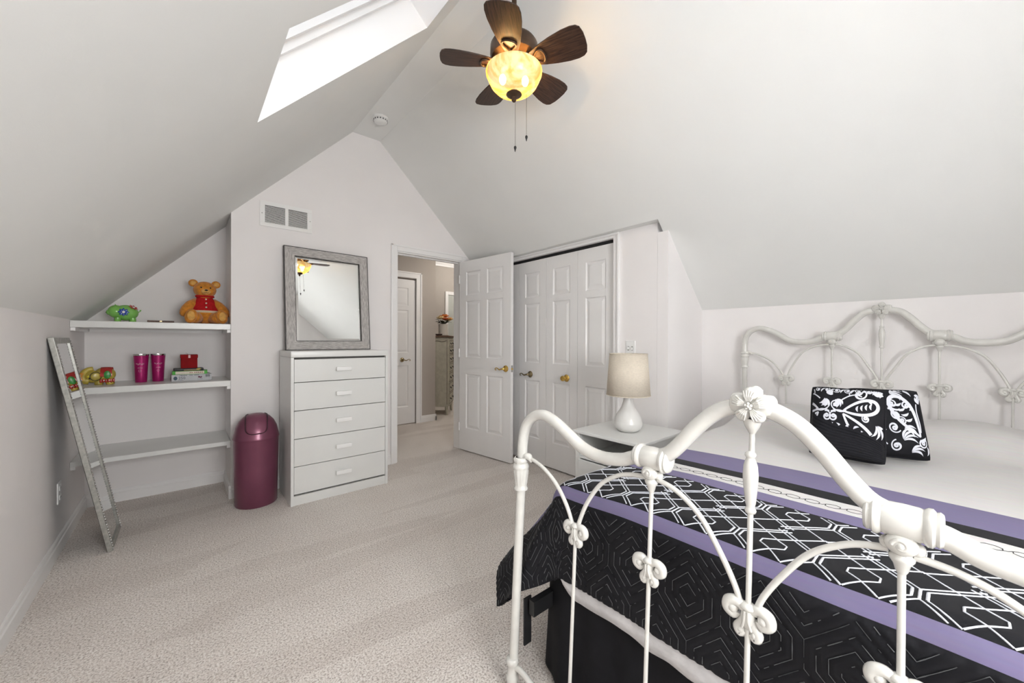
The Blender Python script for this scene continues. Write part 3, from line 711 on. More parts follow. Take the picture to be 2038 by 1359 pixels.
MB().box(-.085, .085, -.05, .05, 0, .019, .006).obj('leather', mat('black_leather', (.015, .016, .018), .5, noise_amt=.4, noise_scale=80), t, True)
MB().box(-.03, .06, -.0515, .04, .003, .008, .001).obj('gold_edge', mat('gold_card', (.45, .30, .12), .4), t)
MB().ball((.055, -.05, .012), (.014, .003, .006), 10, 6).obj('yellow_charm', mat('yellow_charm', (.5, .42, .08), .5), t)
t = thing('gift_box', 'small red gift box with pale tag on top of the stack', 'box', (.03, 3.765, Z2+.0925), (0, 0, R(2)))
REDB = mat('red_paper', (.24, .002, .004), .6, spec=.12, noise_amt=.12, noise_scale=20)
MB().box(-.047, .047, -.045, .045, 0, .094, .002).obj('box_body', REDB, t)
MB().box(-.05, .05, -.048, .048, .075, .1, .003).obj('lid', REDB, t)
MB().box(-.006, .006, -.0495, -.048, .076, .098).obj('pale_tag', mat('pale_tag', (.75, .5, .5), .6), t)
MB().tube(catmull([(-.004, -.02, .1), (-.012, -.022, .108), (-.02, -.024, .113)], 4), .001, 5).obj('ribbon_end', mat('ribbon', (.3, .2, .12), .6), t)

# ------------------------------------------------------------------ leaning strip mirror
t = thing('leaning_mirror', 'narrow silver framed mirror leaning against the left wall', 'mirror', (0, 0, 0))
A, B = Vector((-.300, 3.085, .004)), Vector((-.300, 3.45, .004)); Cc, D = Vector((-.508, 3.375, 1.2)), Vector((-.508, 3.025, 1.2))
ux = (B-A).normalized(); uy = (D-A); Ht = uy.length; uy.normalize(); un = ux.cross(uy).normalized(); Wd = (B-A).length
if un.x < 0: un = -un
M4 = Matrix((ux, uy, un)).transposed().to_4x4(); M4.translation = A
SILV = mat('brushed_silver', (.42, .42, .39), .4, metal=.5, noise_amt=.2, noise_scale=60)
fb = .032
for x0, x1, y0, y1 in ((0, fb, 0, Ht), (Wd-fb, Wd, 0, Ht), (fb, Wd-fb, 0, fb), (fb, Wd-fb, Ht-fb, Ht)):
    w = MB(); w.m = M4; w.box(x0, x1, y0, y1, -.022, 0, .002); w.obj('frame_rail', SILV, t)
w = MB(); w.m = M4; w.box(fb-.002, Wd-fb+.002, fb-.002, Ht-fb+.002, -.02, -.006); w.obj('glass', GLASSM, t)
w = MB(); w.m = M4
k = int(Ht/.016)
for i in range(k): w.ball((.010, .012+i*.016, .0005), .005, 6, 4)
for i in range(k): w.ball((Wd-.010, .012+i*.016, .0005), .005, 6, 4)
w.obj('bead_trim', STEEL, t, True, kind='stuff')
w = MB(); w.m = M4; w.box(.004, Wd-.004, .004, Ht-.004, -.024, -.0205); w.obj('dark_backing', mat('mirror_back', (.05, .05, .045), .7), t)

# ------------------------------------------------------------------ swing-lid bin
PLUM = mat('plum_plastic', (.205, .06, .105), .33, metal=.4, spec=.5, coat=.2, noise_amt=.06, noise_scale=8)
t = thing('trash_bin', 'plum coloured swing-lid trash bin beside the dresser', 'trash bin', (.405, 3.345, 0), (0, 0, R(0)))
MB().lathe([(.126, 0), (.131, .006), (.136, .25), (.1395, .47), (.1405, .475), (.142, .48)], 48).obj('bin_body', PLUM, t, True, 50)
def dome(z0): return [(.1425, .476), (.1435, .482), (.1415, .49), (.138, .51), (.127, .56), (.108, .60), (.08, .632), (.045, .65), (.001, .656)]
MB().lathe(dome(0), 48).obj('dome_lid', PLUM, t, True, 60)
# flap: a patch of the dome, proud of it, facing the camera
fa = math.atan2(-3.345, -.405)
w = MB(); vs = []; fs = []
pr = [(.080+.0, .632), (.108, .60), (.127, .56), (.136, .522)]
pr = catmull([(p[0], 0, p[1]) for p in [(.045, .65), (.08, .632), (.108, .60), (.127, .56), (.1365, .525)]], 4)
nr = len(pr); na = 13
for i, p in enumerate(pr):
    ha = R(34)+(R(28) if i < 3 else 0)*(1-i/3) if i < 3 else R(34)
    if i > nr-5: ha *= math.sqrt(max(.12, 1-((i-(nr-5))/4.3)**2))
    hw_ = .062 if i <= nr-5 else .062*math.sqrt(max(.15, 1-((i-(nr-5))/4.4)**2))
    for k in range(na):
        s = hw_*(2*k/(na-1)-1); a = fa+math.asin(max(-.98, min(.98, s/max(p.x, .063)))); rr = p.x+.005
        vs.append((rr*math.cos(a), rr*math.sin(a), p.z+.003))
for i in range(nr-1):
    for k in range(na-1): fs.append((i*na+k, i*na+k+1, (i+1)*na+k+1, (i+1)*na+k))
w.add(vs, fs); fl = w.obj('swing_flap', PLUM, t, True, 60)
md = fl.modifiers.new('s', 'SOLIDIFY'); md.thickness = .006; md.offset = -1
# dark slot around the flap
edge = [vs[i*na] for i in range(nr)]+[vs[(nr-1)*na+k] for k in range(na)]+[vs[i*na+na-1] for i in range(nr-1, -1, -1)]
MB().tube([Vector(p)*1.0-Vector((math.cos(fa), math.sin(fa), .3))*.004 for p in edge], .0035, 6).obj('flap_slot', BLACKM, fl)

# ------------------------------------------------------------------ nightstand and lamp
NX0, NX1, NY0, NY1, NZ = 1.945, 2.47, 1.148, 1.648, .608
t = thing('nightstand', 'white nightstand with an open cubby, under the table lamp', 'nightstand', ((NX0+NX1)/2, (NY0+NY1)/2, 0))
off = Matrix.Translation((-(NX0+NX1)/2, -(NY0+NY1)/2, 0))
def nb(name, *b, bev=.002, par=t, m=WHITEF):
    w = MB(); w.m = off; w.box(*b, bev=bev); return w.obj(name, m, par)
nb('top', NX0, NX1, NY0, NY1, NZ-.02, NZ, bev=.005)
ix0 = NX0+.02
nb('side_panel', ix0, NX1-.005, NY0+.018, NY0+.036, .06, NZ-.0205); nb('side_panel', ix0, NX1-.005, NY1-.036, NY1-.018, .06, NZ-.0205)
for y0 in (NY0+.014, NY1-.046):
    for x0 in (ix0-.006, NX1-.045): nb('leg', x0, x0+.036, y0, y0+.032, 0, NZ-.0203)
nb('back_panel', NX1-.014, NX1-.006, NY0+.036, NY1-.036, .1, NZ-.0205)
nb('cubby_shelf', ix0+.004, NX1-.014, NY0+.036, NY1-.036, .425, .44)
nb('bottom_panel', ix0+.004, NX1-.014, NY0+.036, NY1-.036, .1, .118)
d = nb('drawer', ix0-.012, ix0+.008, NY0+.04, NY1-.04, .12, .42, bev=.004)
w = MB(); w.m = off @ Matrix.Translation((ix0-.012, (NY0+NY1)/2, .29)) @ Matrix.Rotation(R(-90), 4, 'Y'); w.lathe([(.008, 0), (.008, .012), (.016, .02), (.014, .027), (.001, .029)], 18); w.obj('knob', PLASTW, d, True)
nb('divider_post', NX1-.06, NX1-.02, 1.36, 1.375, .4405, NZ-.0205)

LX, LY = 2.185, 1.385
t = thing('table_lamp', 'white ceramic teardrop lamp with linen drum shade on the nightstand', 'lamp', (LX, LY, NZ+.0005))
CER = mat('white_ceramic', (.72, .71, .69), .3, coat=.3)
MB().lathe([(.052, 0), (.062, .004), (.082, .022), (.09, .045), (.089, .06), (.0865, .068), (.0865, .07), (.079, .095), (.06, .128), (.043, .155), (.033, .185), (.027, .215), (.0255, .235), (.02, .238)], 40).obj('ceramic_base', CER, t, True, 50)
MB().lathe([(.012, .237), (.012, .27), (.016, .272), (.016, .30), (.011, .302), (.011, .32)], 16).obj('socket', BRASS, t, True)
LIN = mat('linen_shade', (.72, .645, .54), .9, spec=.15, noise_amt=.08, noise_scale=70, bump=.5, bump_scale=500, stretch=(1, 1, 4))
sd = MB().lathe([(.1375, .232), (.1195, .5)], 56, cap=False).obj('drum_shade', LIN, t, True)
md = sd.modifiers.new('s', 'SOLIDIFY'); md.thickness = .002
w = MB()
for z, r_ in ((.2335, .1378), (.4985, .1198)): MB().tube([(r_*math.cos(2*math.pi*k/48), r_*math.sin(2*math.pi*k/48), z) for k in range(48)], .0022, 6, closed=True).obj('shade_trim', LIN, t, True)
w = MB()
for k in range(3):
    a = 2*math.pi*k/3; w.tube([(0, 0, .31), (.128*math.cos(a), .128*math.sin(a), .31)], .0015, 5)
w.obj('shade_spider', STEEL, t)
MB().ball((0, 0, .345), (.028, .028, .034), 16, 10).obj('bulb', PWH, t, True)

# ------------------------------------------------------------------ ceiling fan
FX, FY = 1.276, 1.475
t = thing('ceiling_fan', 'five-blade dark wood ceiling fan with a lit amber glass bowl', 'ceiling fan', (FX, FY, ZR))
def fz(z): return z-ZR
MB().lathe([(.062, 0), (.064, -.01), (.06, -.04), (.045, -.08), (.026, -.105), (.018, -.11)], 32).obj('canopy', BRONZE, t, True)
MB().lathe([(.0125, -.1), (.0125, fz(2.73)), (.028, fz(2.728)), (.03, fz(2.705)), (.02, fz(2.70))], 20).obj('downrod', BRONZE, t, True)
MB().lathe([(.03, fz(2.725)), (.075, fz(2.718)), (.112, fz(2.70)), (.121, fz(2.685)), (.122, fz(2.645)), (.115, fz(2.625)), (.085, fz(2.61)), (.08, fz(2.595))], 48).obj('motor_housing', BRONZE, t, True, 35)
MB().lathe([(.06, fz(2.61)), (.062, fz(2.585)), (.07, fz(2.575)), (.07, fz(2.56)), (.06, fz(2.555))], 40).obj('light_kit_ring', BRONZE, t, True)
a0 = 4
out = [(.085, .028), (.11, .040), (.16, .057), (.22, .072), (.28, .082), (.325, .084), (.352, .079), (.368, .066), (.377, .035), (.379, 0)]
for k in range(5):
    a = R(a0+72*k); rot = Matrix.Rotation(a, 4, 'Z') @ Matrix.Translation((0, 0, fz(2.594))) @ Matrix.Rotation(R(-13), 4, 'X') @ Matrix.Scale(.985, 4)
    poly = [(x, y) for x, y in out]+[(x, -y) for x, y in reversed(out[:-1])]
    w = MB(); w.prism(poly, 2, 0, .006)
    bl = w.obj('blade', BLADEM, t); bl.matrix_local = rot
    bv_ = bl.modifiers.new('b', 'BEVEL'); bv_.width = .0015; bv_.segments = 2; bv_.limit_method = 'ANGLE'
    w = MB()
    def arm(P, r_): w.tube(catmull(P, 6), r_, 8)
    arm([(.07, 0, -.004), (.085, 0, -.016), (.1, .0, -.012), (.118, .014, -.006), (.142, .033, -.004), (.163, .03, -.004), (.172, 0, -.004), (.163, -.03, -.004), (.142, -.033, -.004), (.118, -.014, -.006), (.1, 0, -.012)], .0055)
    w.box(.06, .098, -.012, .012, -.016, -.006, .003)
    ar = w.obj('blade_arm', BRONZE, t, True, 60); ar.matrix_local = rot
# glass bowl
bm_ = bpy.data.materials.new('amber_alabaster'); bm_.use_nodes = True; nt = bm_.node_tree; N = nt.nodes.new; L = nt.links.new
pb = nt.nodes['Principled BSDF']; nt.nodes.remove(pb)
tc = N('ShaderNodeTexCoord'); n1 = N('ShaderNodeTexNoise'); n1.inputs['Scale'].default_value = 7; n1.inputs['Detail'].default_value = 5; n1.inputs['Distortion'].default_value = 2.5
L(tc.outputs['Object'], n1.inputs[0])
rp = N('ShaderNodeValToRGB'); rp.color_ramp.elements[0].position = .4; rp.color_ramp.elements[0].color = (.90, .55, .16, 1); rp.color_ramp.elements[1].position = .62; rp.color_ramp.elements[1].color = (1, .86, .52, 1)
L(n1.outputs[0], rp.inputs[0])
tl = N('ShaderNodeBsdfTranslucent'); L(rp.outputs[0], tl.inputs[0]); df = N('ShaderNodeBsdfDiffuse'); L(rp.outputs[0], df.inputs[0])
tp = N('ShaderNodeBsdfTransparent'); tp.inputs[0].default_value = (1, .85, .5, 1); gs = N('ShaderNodeBsdfGlossy'); gs.inputs[1].default_value = .12
m1 = N('ShaderNodeMixShader'); m1.inputs[0].default_value = .25; L(tl.outputs[0], m1.inputs[1]); L(df.outputs[0], m1.inputs[2])
m2 = N('ShaderNodeMixShader'); m2.inputs[0].default_value = .22; L(m1.outputs[0], m2.inputs[1]); L(tp.outputs[0], m2.inputs[2])
m1.inputs[0].default_value = .985
m3 = N('ShaderNodeMixShader'); m3.inputs[0].default_value = .03; L(m2.outputs[0], m3.inputs[1]); L(gs.outputs[0], m3.inputs[2])
ge = N('ShaderNodeEmission'); ge.inputs[1].default_value = .34; rp2 = N('ShaderNodeValToRGB'); rp2.color_ramp.elements[0].color = (.85, .45, .09, 1); rp2.color_ramp.elements[1].color = (1, .72, .30, 1); rp2.color_ramp.elements[0].position = .38; rp2.color_ramp.elements[1].position = .62
L(n1.outputs[0], rp2.inputs[0]); L(rp2.outputs[0], ge.inputs[0])
ad = N('ShaderNodeAddShader'); L(m3.outputs[0], ad.inputs[0]); L(ge.outputs[0], ad.inputs[1])
L(ad.outputs[0], nt.nodes['Material Output'].inputs[0])
MB().lathe([(.137, fz(2.566)), (.1435, fz(2.560)), (.1425, fz(2.547)), (.138, fz(2.540)), (.133, fz(2.525)), (.118, fz(2.496)), (.096, fz(2.472)), (.067, fz(2.454)), (.03, fz(2.446)), (.006, fz(2.445))], 56, cap=False).obj('glass_bowl', bm_, t, True, 70)
MB().lathe([(.001, fz(2.455)), (.036, fz(2.452)), (.04, fz(2.444)), (.03, fz(2.436)), (.012, fz(2.431)), (.010, fz(2.42)), (.012, fz(2.415)), (.007, fz(2.408)), (.001, fz(2.406))], 28).obj('finial', BRONZE, t, True)
em = bpy.data.materials.new('bulb_glow'); em.use_nodes = True
eb = em.node_tree.nodes['Principled BSDF']; eb.inputs['Emission Color'].default_value = (1, .72, .36, 1); eb.inputs['Emission Strength'].default_value = 60
for bx, by in ((.045, -.035), (-.05, .03)):
    MB().ball((bx, by, fz(2.515)), (.018, .018, .026), 14, 10).obj('bulb', em, t, True)
    l = bpy.data.lights.new('fan_bulb', 'POINT'); l.energy = 2.4; l.color = (1, .60, .25); l.shadow_soft_size = .03
    lo = bpy.data.objects.new('fan_bulb', l); COL.objects.link(lo); lo.parent = t; lo.location = (bx, by, fz(2.553))
CH = mat('chain_metal', (.16, .14, .12), .35, metal=.8)
for px_, py_, zb in ((.004, -.006, 2.172), (.055, -.035, 2.232)):
    zt = 2.43 if px_ < .01 else 2.452
    w = MB(); n = int((zt-zb)/.006)
    for i in range(n): w.ball((px_, py_, fz(zt)-i*.006), (.0016, .0016, .0026), 6, 4)
    ch = w.obj('pull_chain', CH, t, True)
    MB().lathe([(.001, 0), (.0065, -.006), (.0068, -.012), (.004, -.02), (.0018, -.03), (.001, -.032)][::-1], 14, (px_, py_, fz(zb)+.012)).obj('chain_fob', BLACKM, ch, True)

# ------------------------------------------------------------------ hall furniture
CHB = mat('chest_paint', (.52, .50, .42), .5, noise_amt=.1, noise_scale=15); CHT = grain('chest_top', (.10, .06, .04), (.2, .13, .09), 8, (3, 30, 30)); CHL = mat('chest_line', (.07, .05, .035), .6)
ang = math.atan2(.757, .653)
t = thing('lingerie_chest', 'tall antique cream chest with seven drawers seen beyond the doorway', 'chest', (3.2, 5.28, 0), (0, 0, ang))
# local: x along the drawer front, y toward the back (left), front face at y=0 looks to -y
CW, CD, CHT_Z = .48, .36, 1.27
MB().box(0, CW, 0, CD, .13, CHT_Z-.03, .004).obj('carcass', CHB, t)
MB().box(-.02, CW+.02, -.02, CD+.01, CHT_Z-.03, CHT_Z, .008).obj('top', CHT, t)
zz = .16; hs = [.185, .17, .16, .15, .14, .125, .11]
for h in hs:
    d = MB().box(.035, CW-.035, -.012, .004, zz+.006, zz+h-.006, .004).obj('drawer', CHB, t)
    w = MB()
    for x0, x1, z0, z1 in ((.042, CW-.042, zz+.012, zz+.018), (.042, CW-.042, zz+h-.018, zz+h-.012), (.042, .05, zz+.012, zz+h-.012), (CW-.05, CW-.042, zz+.012, zz+h-.012)): w.box(x0, x1, -.0135, -.0115, z0, z1)
    w.obj('painted_line', CHL, d)
    for x in (.13, CW-.13): MB().tube(catmull([(x-.03, -.014, zz+h/2+.01), (x-.015, -.03, zz+h/2-.012), (x+.015, -.03, zz+h/2-.012), (x+.03, -.014, zz+h/2+.01)], 4), .005, 6).obj('drawer_pull', BLACKM, d)
    zz += h
for x in (.03, CW-.03):
    for y in (.03, CD-.03): MB().tube(catmull([(x, y, .16), (x, y, .1), (x*1.0-.008, y-.004, .04), (x-.014, y-.01, .0)], 5), [.032-.001*i for i in range(16)], 10).obj('leg', CHB, t, True)
MB().tube(catmull([(-.001, .03, 1.19), (-.001, .1, 1.17), (-.001, .18, 1.185), (-.001, .26, 1.17), (-.001, .33, 1.19)], 6), .004, 6).obj('carved_line', CHL, t)
MB().box(-.001, .001, .018, .024, .17, 1.2).obj('painted_line', CHL, t)
vx, vy = 3.30, 5.55
t = thing('flower_vase', 'cream jug of orange and cream flowers on the antique chest', 'vase', (3.27, 5.56, CHT_Z+.0005))
MB().lathe([(.072, 0), (.078, .006), (.076, .09), (.073, .16), (.079, .19), (.076, .192), (.068, .16)], 28).obj('jug', mat('cream_jug', (.66, .63, .58), .35), t, True)
fc = [mat('bloom_cream', (.75, .58, .30), .8), mat('bloom_orange', (.70, .22, .05), .8), mat('bloom_rust', (.5, .10, .03), .8), mat('bloom_peach', (.75, .40, .14), .8)]
LEAFM = mat('dark_leaf', (.025, .03, .012), .6)
def bloom(c, r, m):
    w = MB(); rn = random.Random(hash((round(c[0], 3), round(c[2], 3))) & 999)
    for ly, (nn, tilt, rr) in enumerate(((7, 70, 1), (6, 42, .82), (4, 15, .55))):
        for k in range(nn):
            rot = Matrix.Rotation(2*math.pi*k/nn+ly*.5, 3, 'Z') @ Matrix.Rotation(R(tilt), 3, 'Y')
            w.ball(Vector(c)+rot @ Vector((0, 0, r*.55*rr)), (r*.16, r*.42*rr, r*.55*rr), 8, 6, rot)
    w.obj('blossom', m, t, True)
for c_, r_, i in (((-.06, -.03, .27), .075, 0), ((.03, .0, .31), .07, 1), ((.075, -.07, .26), .065, 3), ((-.01, -.07, .26), .06, 2), ((-.005, .05, .3), .06, 3), ((.1, .02, .25), .07, 0)): bloom(c_, r_, fc[i])
for k in range(16):
    a = 2*math.pi*k/16+.2*random.random(); rr = .13+.05*random.random(); zz = .17+.09*random.random()
    p0 = Vector((.03*math.cos(a), .03*math.sin(a), .19)); p1 = Vector((rr*math.cos(a), rr*math.sin(a), zz+.02)); md_ = (p0+p1)/2+Vector((0, 0, .03)); sd_ = Vector((-math.sin(a), math.cos(a), 0))*.018
    MB().add([p0, md_+sd_, p1, md_-sd_, md_+Vector((0, 0, .008))], [(0, 1, 4), (1, 2, 4), (2, 3, 4), (3, 0, 4)]).obj('leaf', LEAFM, t)
t = thing('small_dish', 'small dark dish on the antique chest beside the flower jug', 'dish', (3.13, 5.46, CHT_Z+.0005))
MB().lathe([(.03, 0), (.05, .008), (.06, .025), (.056, .026), (.04, .012)], 24, cap=True).obj('dish_body', mat('dish_dark', (.12, .09, .08), .4), t, True)
t = thing('framed_picture', 'white framed picture on the wall beyond the hall', 'picture', (4.62, 7.195, 1.1))
for x0, x1, z0, z1 in ((-.35, -.28, 0, 1.15), (.28, .35, 0, 1.15), (-.28, .28, 0, .07), (-.28, .28, 1.08, 1.15)): MB().box(x0, x1, -.03, 0, z0, z1, .005).obj('frame_rail', TRIM, t)
MB().box(-.28, .28, -.012, -.002, .07, 1.08).obj('picture_sheet', mat('pale_sheet', (.5, .52, .49), .4), t)
# BED_SECTION
# ------------------------------------------------------------------ bed
BYC = .278                       # centre line of the bed
FXB, HXB = .893, 3.03            # footboard / headboard planes
bed = thing('metal_bed', 'cream enamelled metal bed with arched scroll headboard and footboard', 'bed', (2.0, BYC, 0))
BO = Matrix.Translation((-2.0, -BYC, 0))
def bobj(w, name, parent=bed, smooth=True, angle=60, m=BEDW):
    w2 = w; o = w2.obj(name, m, parent, smooth, angle); return o
def bed_end(X, tilt, z_off, zs):
    # local (y, z) in the plane of the board -> world
    def P(y, z): return Vector((X+tilt*(z-.8), BYC+y, z))
    def nb_(): w = MB(); w.m = BO; return w
    Zc, Zj, Zb, Zl, Zk, Zcol = zs['crown'], zs['joint'], zs['bend'], zs['leaf'], zs['low'], zs['collar']
    for s in (1, -1):
        # post
        w = nb_(); w.tube([P(s*.703, 0), P(s*.703, .3), P(s*.703, Zcol)], .0155, 16); bobj(w, 'post')
        # foot and ring collars
        w = nb_(); base = Matrix.Translation(P(s*.703, 0)); w.m = BO @ base
        w.lathe([(.02, 0), (.022, .01), (.018, .03), (.0205, .035), (.0215, .045), (.0205, .055), (.017, .06), (.017, .09), (.0205, .094), (.0215, .104), (.0195, .112), (.0155, .114)], 20); bobj(w, 'foot_collar')
        # fluted collar under the bend
        w = nb_(); w.m = BO @ Matrix.Translation(P(s*.703, Zcol-.07))
        vs, fs = [], []; sg = 40
        for r_, z, fl_ in ((.0165, 0, 0), (.021, .002, 0), (.0215, .008, 0), (.0185, .012, 0), (.019, .02, .0022), (.022, .045, .0026), (.0245, .068, .0022), (.0225, .073, 0), (.0245, .077, 0), (.0255, .084, 0), (.022, .09, 0), (.0205, .094, .001), (.0235, .1, .001), (.0245, .106, .001), (.021, .112, 0), (.0165, .113, 0)):
            for k in range(sg):
                a = 2*math.pi*k/sg; rr = r_*1.12-fl_*(.5+.5*math.cos(a*10)); vs.append((rr*math.cos(a), rr*math.sin(a), z))
        n = len(vs)//sg
        for i in range(n-1):
            for k in range(sg): fs.append((i*sg+k, i*sg+(k+1) % sg, (i+1)*sg+(k+1) % sg, (i+1)*sg+k))
        w.add(vs, fs); bobj(w, 'fluted_collar', angle=50)
        # scrolled bud where the arch springs
        w = nb_()
        w.tube(catmull([P(s*.695, Zl+.168), P(s*.68, Zl+.172), P(s*.664, Zl+.168), P(s*.654, Zl+.158)], 4), [.012, .0125, .012, .0115, .011, .0105, .010, .0095, .009, .0085, .0075, .006, .004], 12)
        w.ball(P(s*.676, Zl+.174), (.014, .016, .010), 14, 8); bobj(w, 'scroll_bud')
        # top rail, outer half: post -> bend -> dip -> joint
        pts = catmull([P(s*.703, Zcol+.03), P(s*.703, Zb-.105), P(s*.690, Zb-.052), P(s*.658, Zb-.016), P(s*.612, Zb-.002), P(s*.56, Zb-.014), P(s*.50, Zb-.044), P(s*.44, Zk+.011), P(s*.375, Zk), P(s*.31, Zk+.008), P(s*.26, Zj-.006), P(s*.19, Zj)], 6)
        w = nb_(); w.tube(pts, .0178, 18); bobj(w, 'outer_rail')
        # inner rail: joint -> crown
        pts = catmull([P(s*.25, Zj+.0), P(s*.19, Zj+.014), P(s*.155, Zj+.045), P(s*.115, Zj+.095), P(s*.075, Zj+.134), P(s*.035, Zc-.008), P(0, Zc)], 6)
        w = nb_(); w.tube(pts, .0178, 18); bobj(w, 'inner_rail')
        # cast joint: barrel with rings, rose and drop
        w = nb_(); w.m = BO @ Matrix.Translation(P(s*.221, Zj)) @ Matrix.Rotation(R(90), 4, 'X')
        w.lathe([(.019, -.047), (.0245, -.046), (.0275, -.042), (.026, -.038), (.0305, -.034), (.0305, -.029), (.026, -.024), (.0275, -.02), (.0282, 0), (.0275, .02), (.026, .024), (.0305, .029), (.0305, .034), (.026, .038), (.0275, .042), (.0245, .046), (.019, .047)], 32)
        j = bobj(w, 'joint_barrel', angle=45)
        w = nb_(); c_ = P(s*.221, Zj-.034)
        for sx in (-1, 1):
            w.ball(c_+Vector((sx*.013, 0, 0)), (.0125, .021, .018), 16, 10)
            w.tube([c_+Vector((sx*.0225, .011*math.cos(a*.42)*(1-a*.045), .011*math.sin(a*.42)*(1-a*.045))) for a in range(18)], .0035, 7)
            w.ball(c_+Vector((sx*.023, 0, 0)), (.004, .006, .006), 10, 6)
        w.ball(c_+Vector((0, .018, -.006)), (.013, .010, .011), 12, 8); w.ball(c_+Vector((0, -.018, -.006)), (.013, .010, .011), 12, 8)
        bobj(w, 'cast_rose', j)
        w = nb_(); w.m = BO @ Matrix.Translation(P(s*.221, Zj-.085)); w.lathe([(.0055, 0), (.0085, .006), (.011, .016), (.016, .024), (.0165, .029), (.0125, .034), (.011, .04)], 18); bobj(w, 'drop_cup', j)
        # spindles
        w = nb_(); w.tube([P(s*.221, Zj-.05), P(s*.221, Zl), P(s*.221, .065)], .0055, 10); bobj(w, 'spindle')
        w = nb_(); w.tube([P(s*.457, Zl), P(s*.457, .065)], .0055, 10); bobj(w, 'spindle')
        # arches
        A1 = [P(s*.668, Zl+.168), P(s*.635, Zl+.164), P(s*.585, Zl+.146), P(s*.535, Zl+.112), P(s*.497, Zl+.068), P(s*.474, Zl+.028), P(s*.466, Zl+.008)]
        w = nb_(); w.tube(catmull(A1, 7), .0062, 10); bobj(w, 'arch')
        Zt = Zj-.052
        A2 = [P(s*.450, Zl+.008), P(s*.443, Zl+.04), P(s*.418, Zl+.10), P(s*.375, Zt-.058), P(s*.325, Zt-.021), P(s*.28, Zt-.005), P(s*.235, Zt)]
        w = nb_(); w.tube(catmull(A2, 7), .0062, 10); bobj(w, 'arch')
        A3 = [P(s*.205, Zt+.002), P(s*.155, Zt-.012), P(s*.10, Zt-.052), P(s*.055, Zl+.105), P(s*.025, Zl+.05), P(s*.012, Zl+.01)]
        w = nb_(); w.tube(catmull(A3, 7), .0062, 10); bobj(w, 'arch')
    # centre spindle with turned baluster
    w = nb_(); w.tube([P(0, Zc-.02), P(0, Zl), P(0, .065)], .0055, 10); bobj(w, 'spindle')
    w = nb_(); w.m = BO @ Matrix.Translation(P(0, Zc-.225))
    w.lathe([(.0055, 0), (.0095, .002), (.011, .007), (.009, .012), (.0075, .015), (.0098, .022), (.0135, .06), (.0145, .08), (.013, .1), (.0095, .112), (.0075, .116), (.0105, .12), (.0105, .125), (.0055, .13)], 22); bobj(w, 'turned_baluster')
    # crown flower
    c_ = P(0, Zc)
    w = nb_(); w.m = BO @ Matrix.Translation(c_) @ Matrix.Rotation(R(90), 4, 'X'); w.lathe([(.018, -.04), (.0225, -.036), (.0235, -.02), (.0225, 0), (.0235, .02), (.0225, .036), (.018, .04)], 26)
    cr = bobj(w, 'crown_sleeve')
    for sx in (-1, 1):
        w = nb_()
        for k in range(5):
            a = R(90+72*k); ctr = c_+Vector((sx*.0195, .0235*math.cos(a), .0235*math.sin(a)))
            rot = Matrix.Rotation(a, 3, 'X')
            w.ball(ctr-Vector((sx*.004, 0, 0)), (.0115, .0155, .0142), 16, 10, rot)
            for q in (-2, -1, 0, 1, 2):
                d0 = Vector((0, math.cos(a+q*.17), math.sin(a+q*.17)))
                w.tube([c_+Vector((sx*.027, 0, 0))+d0*.010, c_+Vector((sx*.0285, 0, 0))+d0*.02, c_+Vector((sx*.0245, 0, 0))+d0*.032], [.0011, .0023, .0012], 7)
            w.ball(c_+Vector((sx*.03, .0055*math.cos(a), .0055*math.sin(a))), .0032, 8, 6)
        w.ball(c_+Vector((sx*.031, 0, 0)), .0035, 8, 6)
        bobj(w, 'flower_rosette', cr, angle=35)
    w = nb_(); w.m = BO @ Matrix.Translation(P(0, Zc-.06)); w.lathe([(.0055, 0), (.009, .006), (.0135, .014), (.0165, .022), (.018, .032)], 18); bobj(w, 'drop_cup', cr)
    # leaf castings
    for y in (-.457, -.221, 0, .221, .457):
        c_ = P(y, Zl); w = nb_()
        k_ = 1.3 if y == 0 else 1.18
        E_ = lambda a, b_, z: c_+Vector((a, b_, z))*k_
        Q_ = lambda *r: tuple(x*k_ for x in r)
        w.ball(E_(0, 0, .0), Q_(.0105, .0105, .021), 16, 10)
        w.ball(E_(0, 0, .0165), Q_(.0115, .013, .0065), 14, 8)
        for s in (1, -1):
            w.tube(catmull([E_(0, s*.003, .010), E_(0, s*.015, .0175), E_(0, s*.0275, .0135), E_(0, s*.0295, .002), E_(0, s*.021, -.004), E_(0, s*.0165, .003)], 5), [(.0068+.0022*math.sin(i/25*math.pi))*k_ for i in range(26)], 12)
            w.ball(E_(0, s*.0215, .0055), Q_(.0098, .0085, .0085), 14, 8)
            w.tube(catmull([E_(0, s*.003, .006), E_(0, s*.0075, -.010), E_(0, s*.0145, -.022), E_(0, s*.0105, -.0295), E_(0, s*.005, -.0225)], 5), [(.0058+.0015*math.sin(i/20*math.pi))*k_ for i in range(21)], 10)
            w.ball(E_(0, s*.0095, -.0225), Q_(.008, .0065, .008), 12, 8)
            for fx in (-1, 1): w.tube(catmull([E_(fx*.0085, s*.0025, .012), E_(fx*.0095, s*.003, -.002), E_(fx*.0075, s*.0065, -.016)], 4), .0022*k_, 7)
        bobj(w, 'leaf_casting')
    # low cross rail
    w = nb_(); w.tube(catmull([P(.703, .075), P(.66, .088), P(.55, .07), P(.3, .065), P(0, .065), P(-.3, .065), P(-.55, .07), P(-.66, .088), P(-.703, .075)], 6), .0095, 12); bobj(w, 'cross_rail')
bed_end(FXB, .055, 0, dict(crown=1.057, joint=.895, bend=.947, leaf=.622, low=.862, collar=.745))
bed_end(HXB, .0, 0, dict(crown=1.378, joint=1.224, bend=1.282, leaf=.940, low=1.186, collar=1.075))
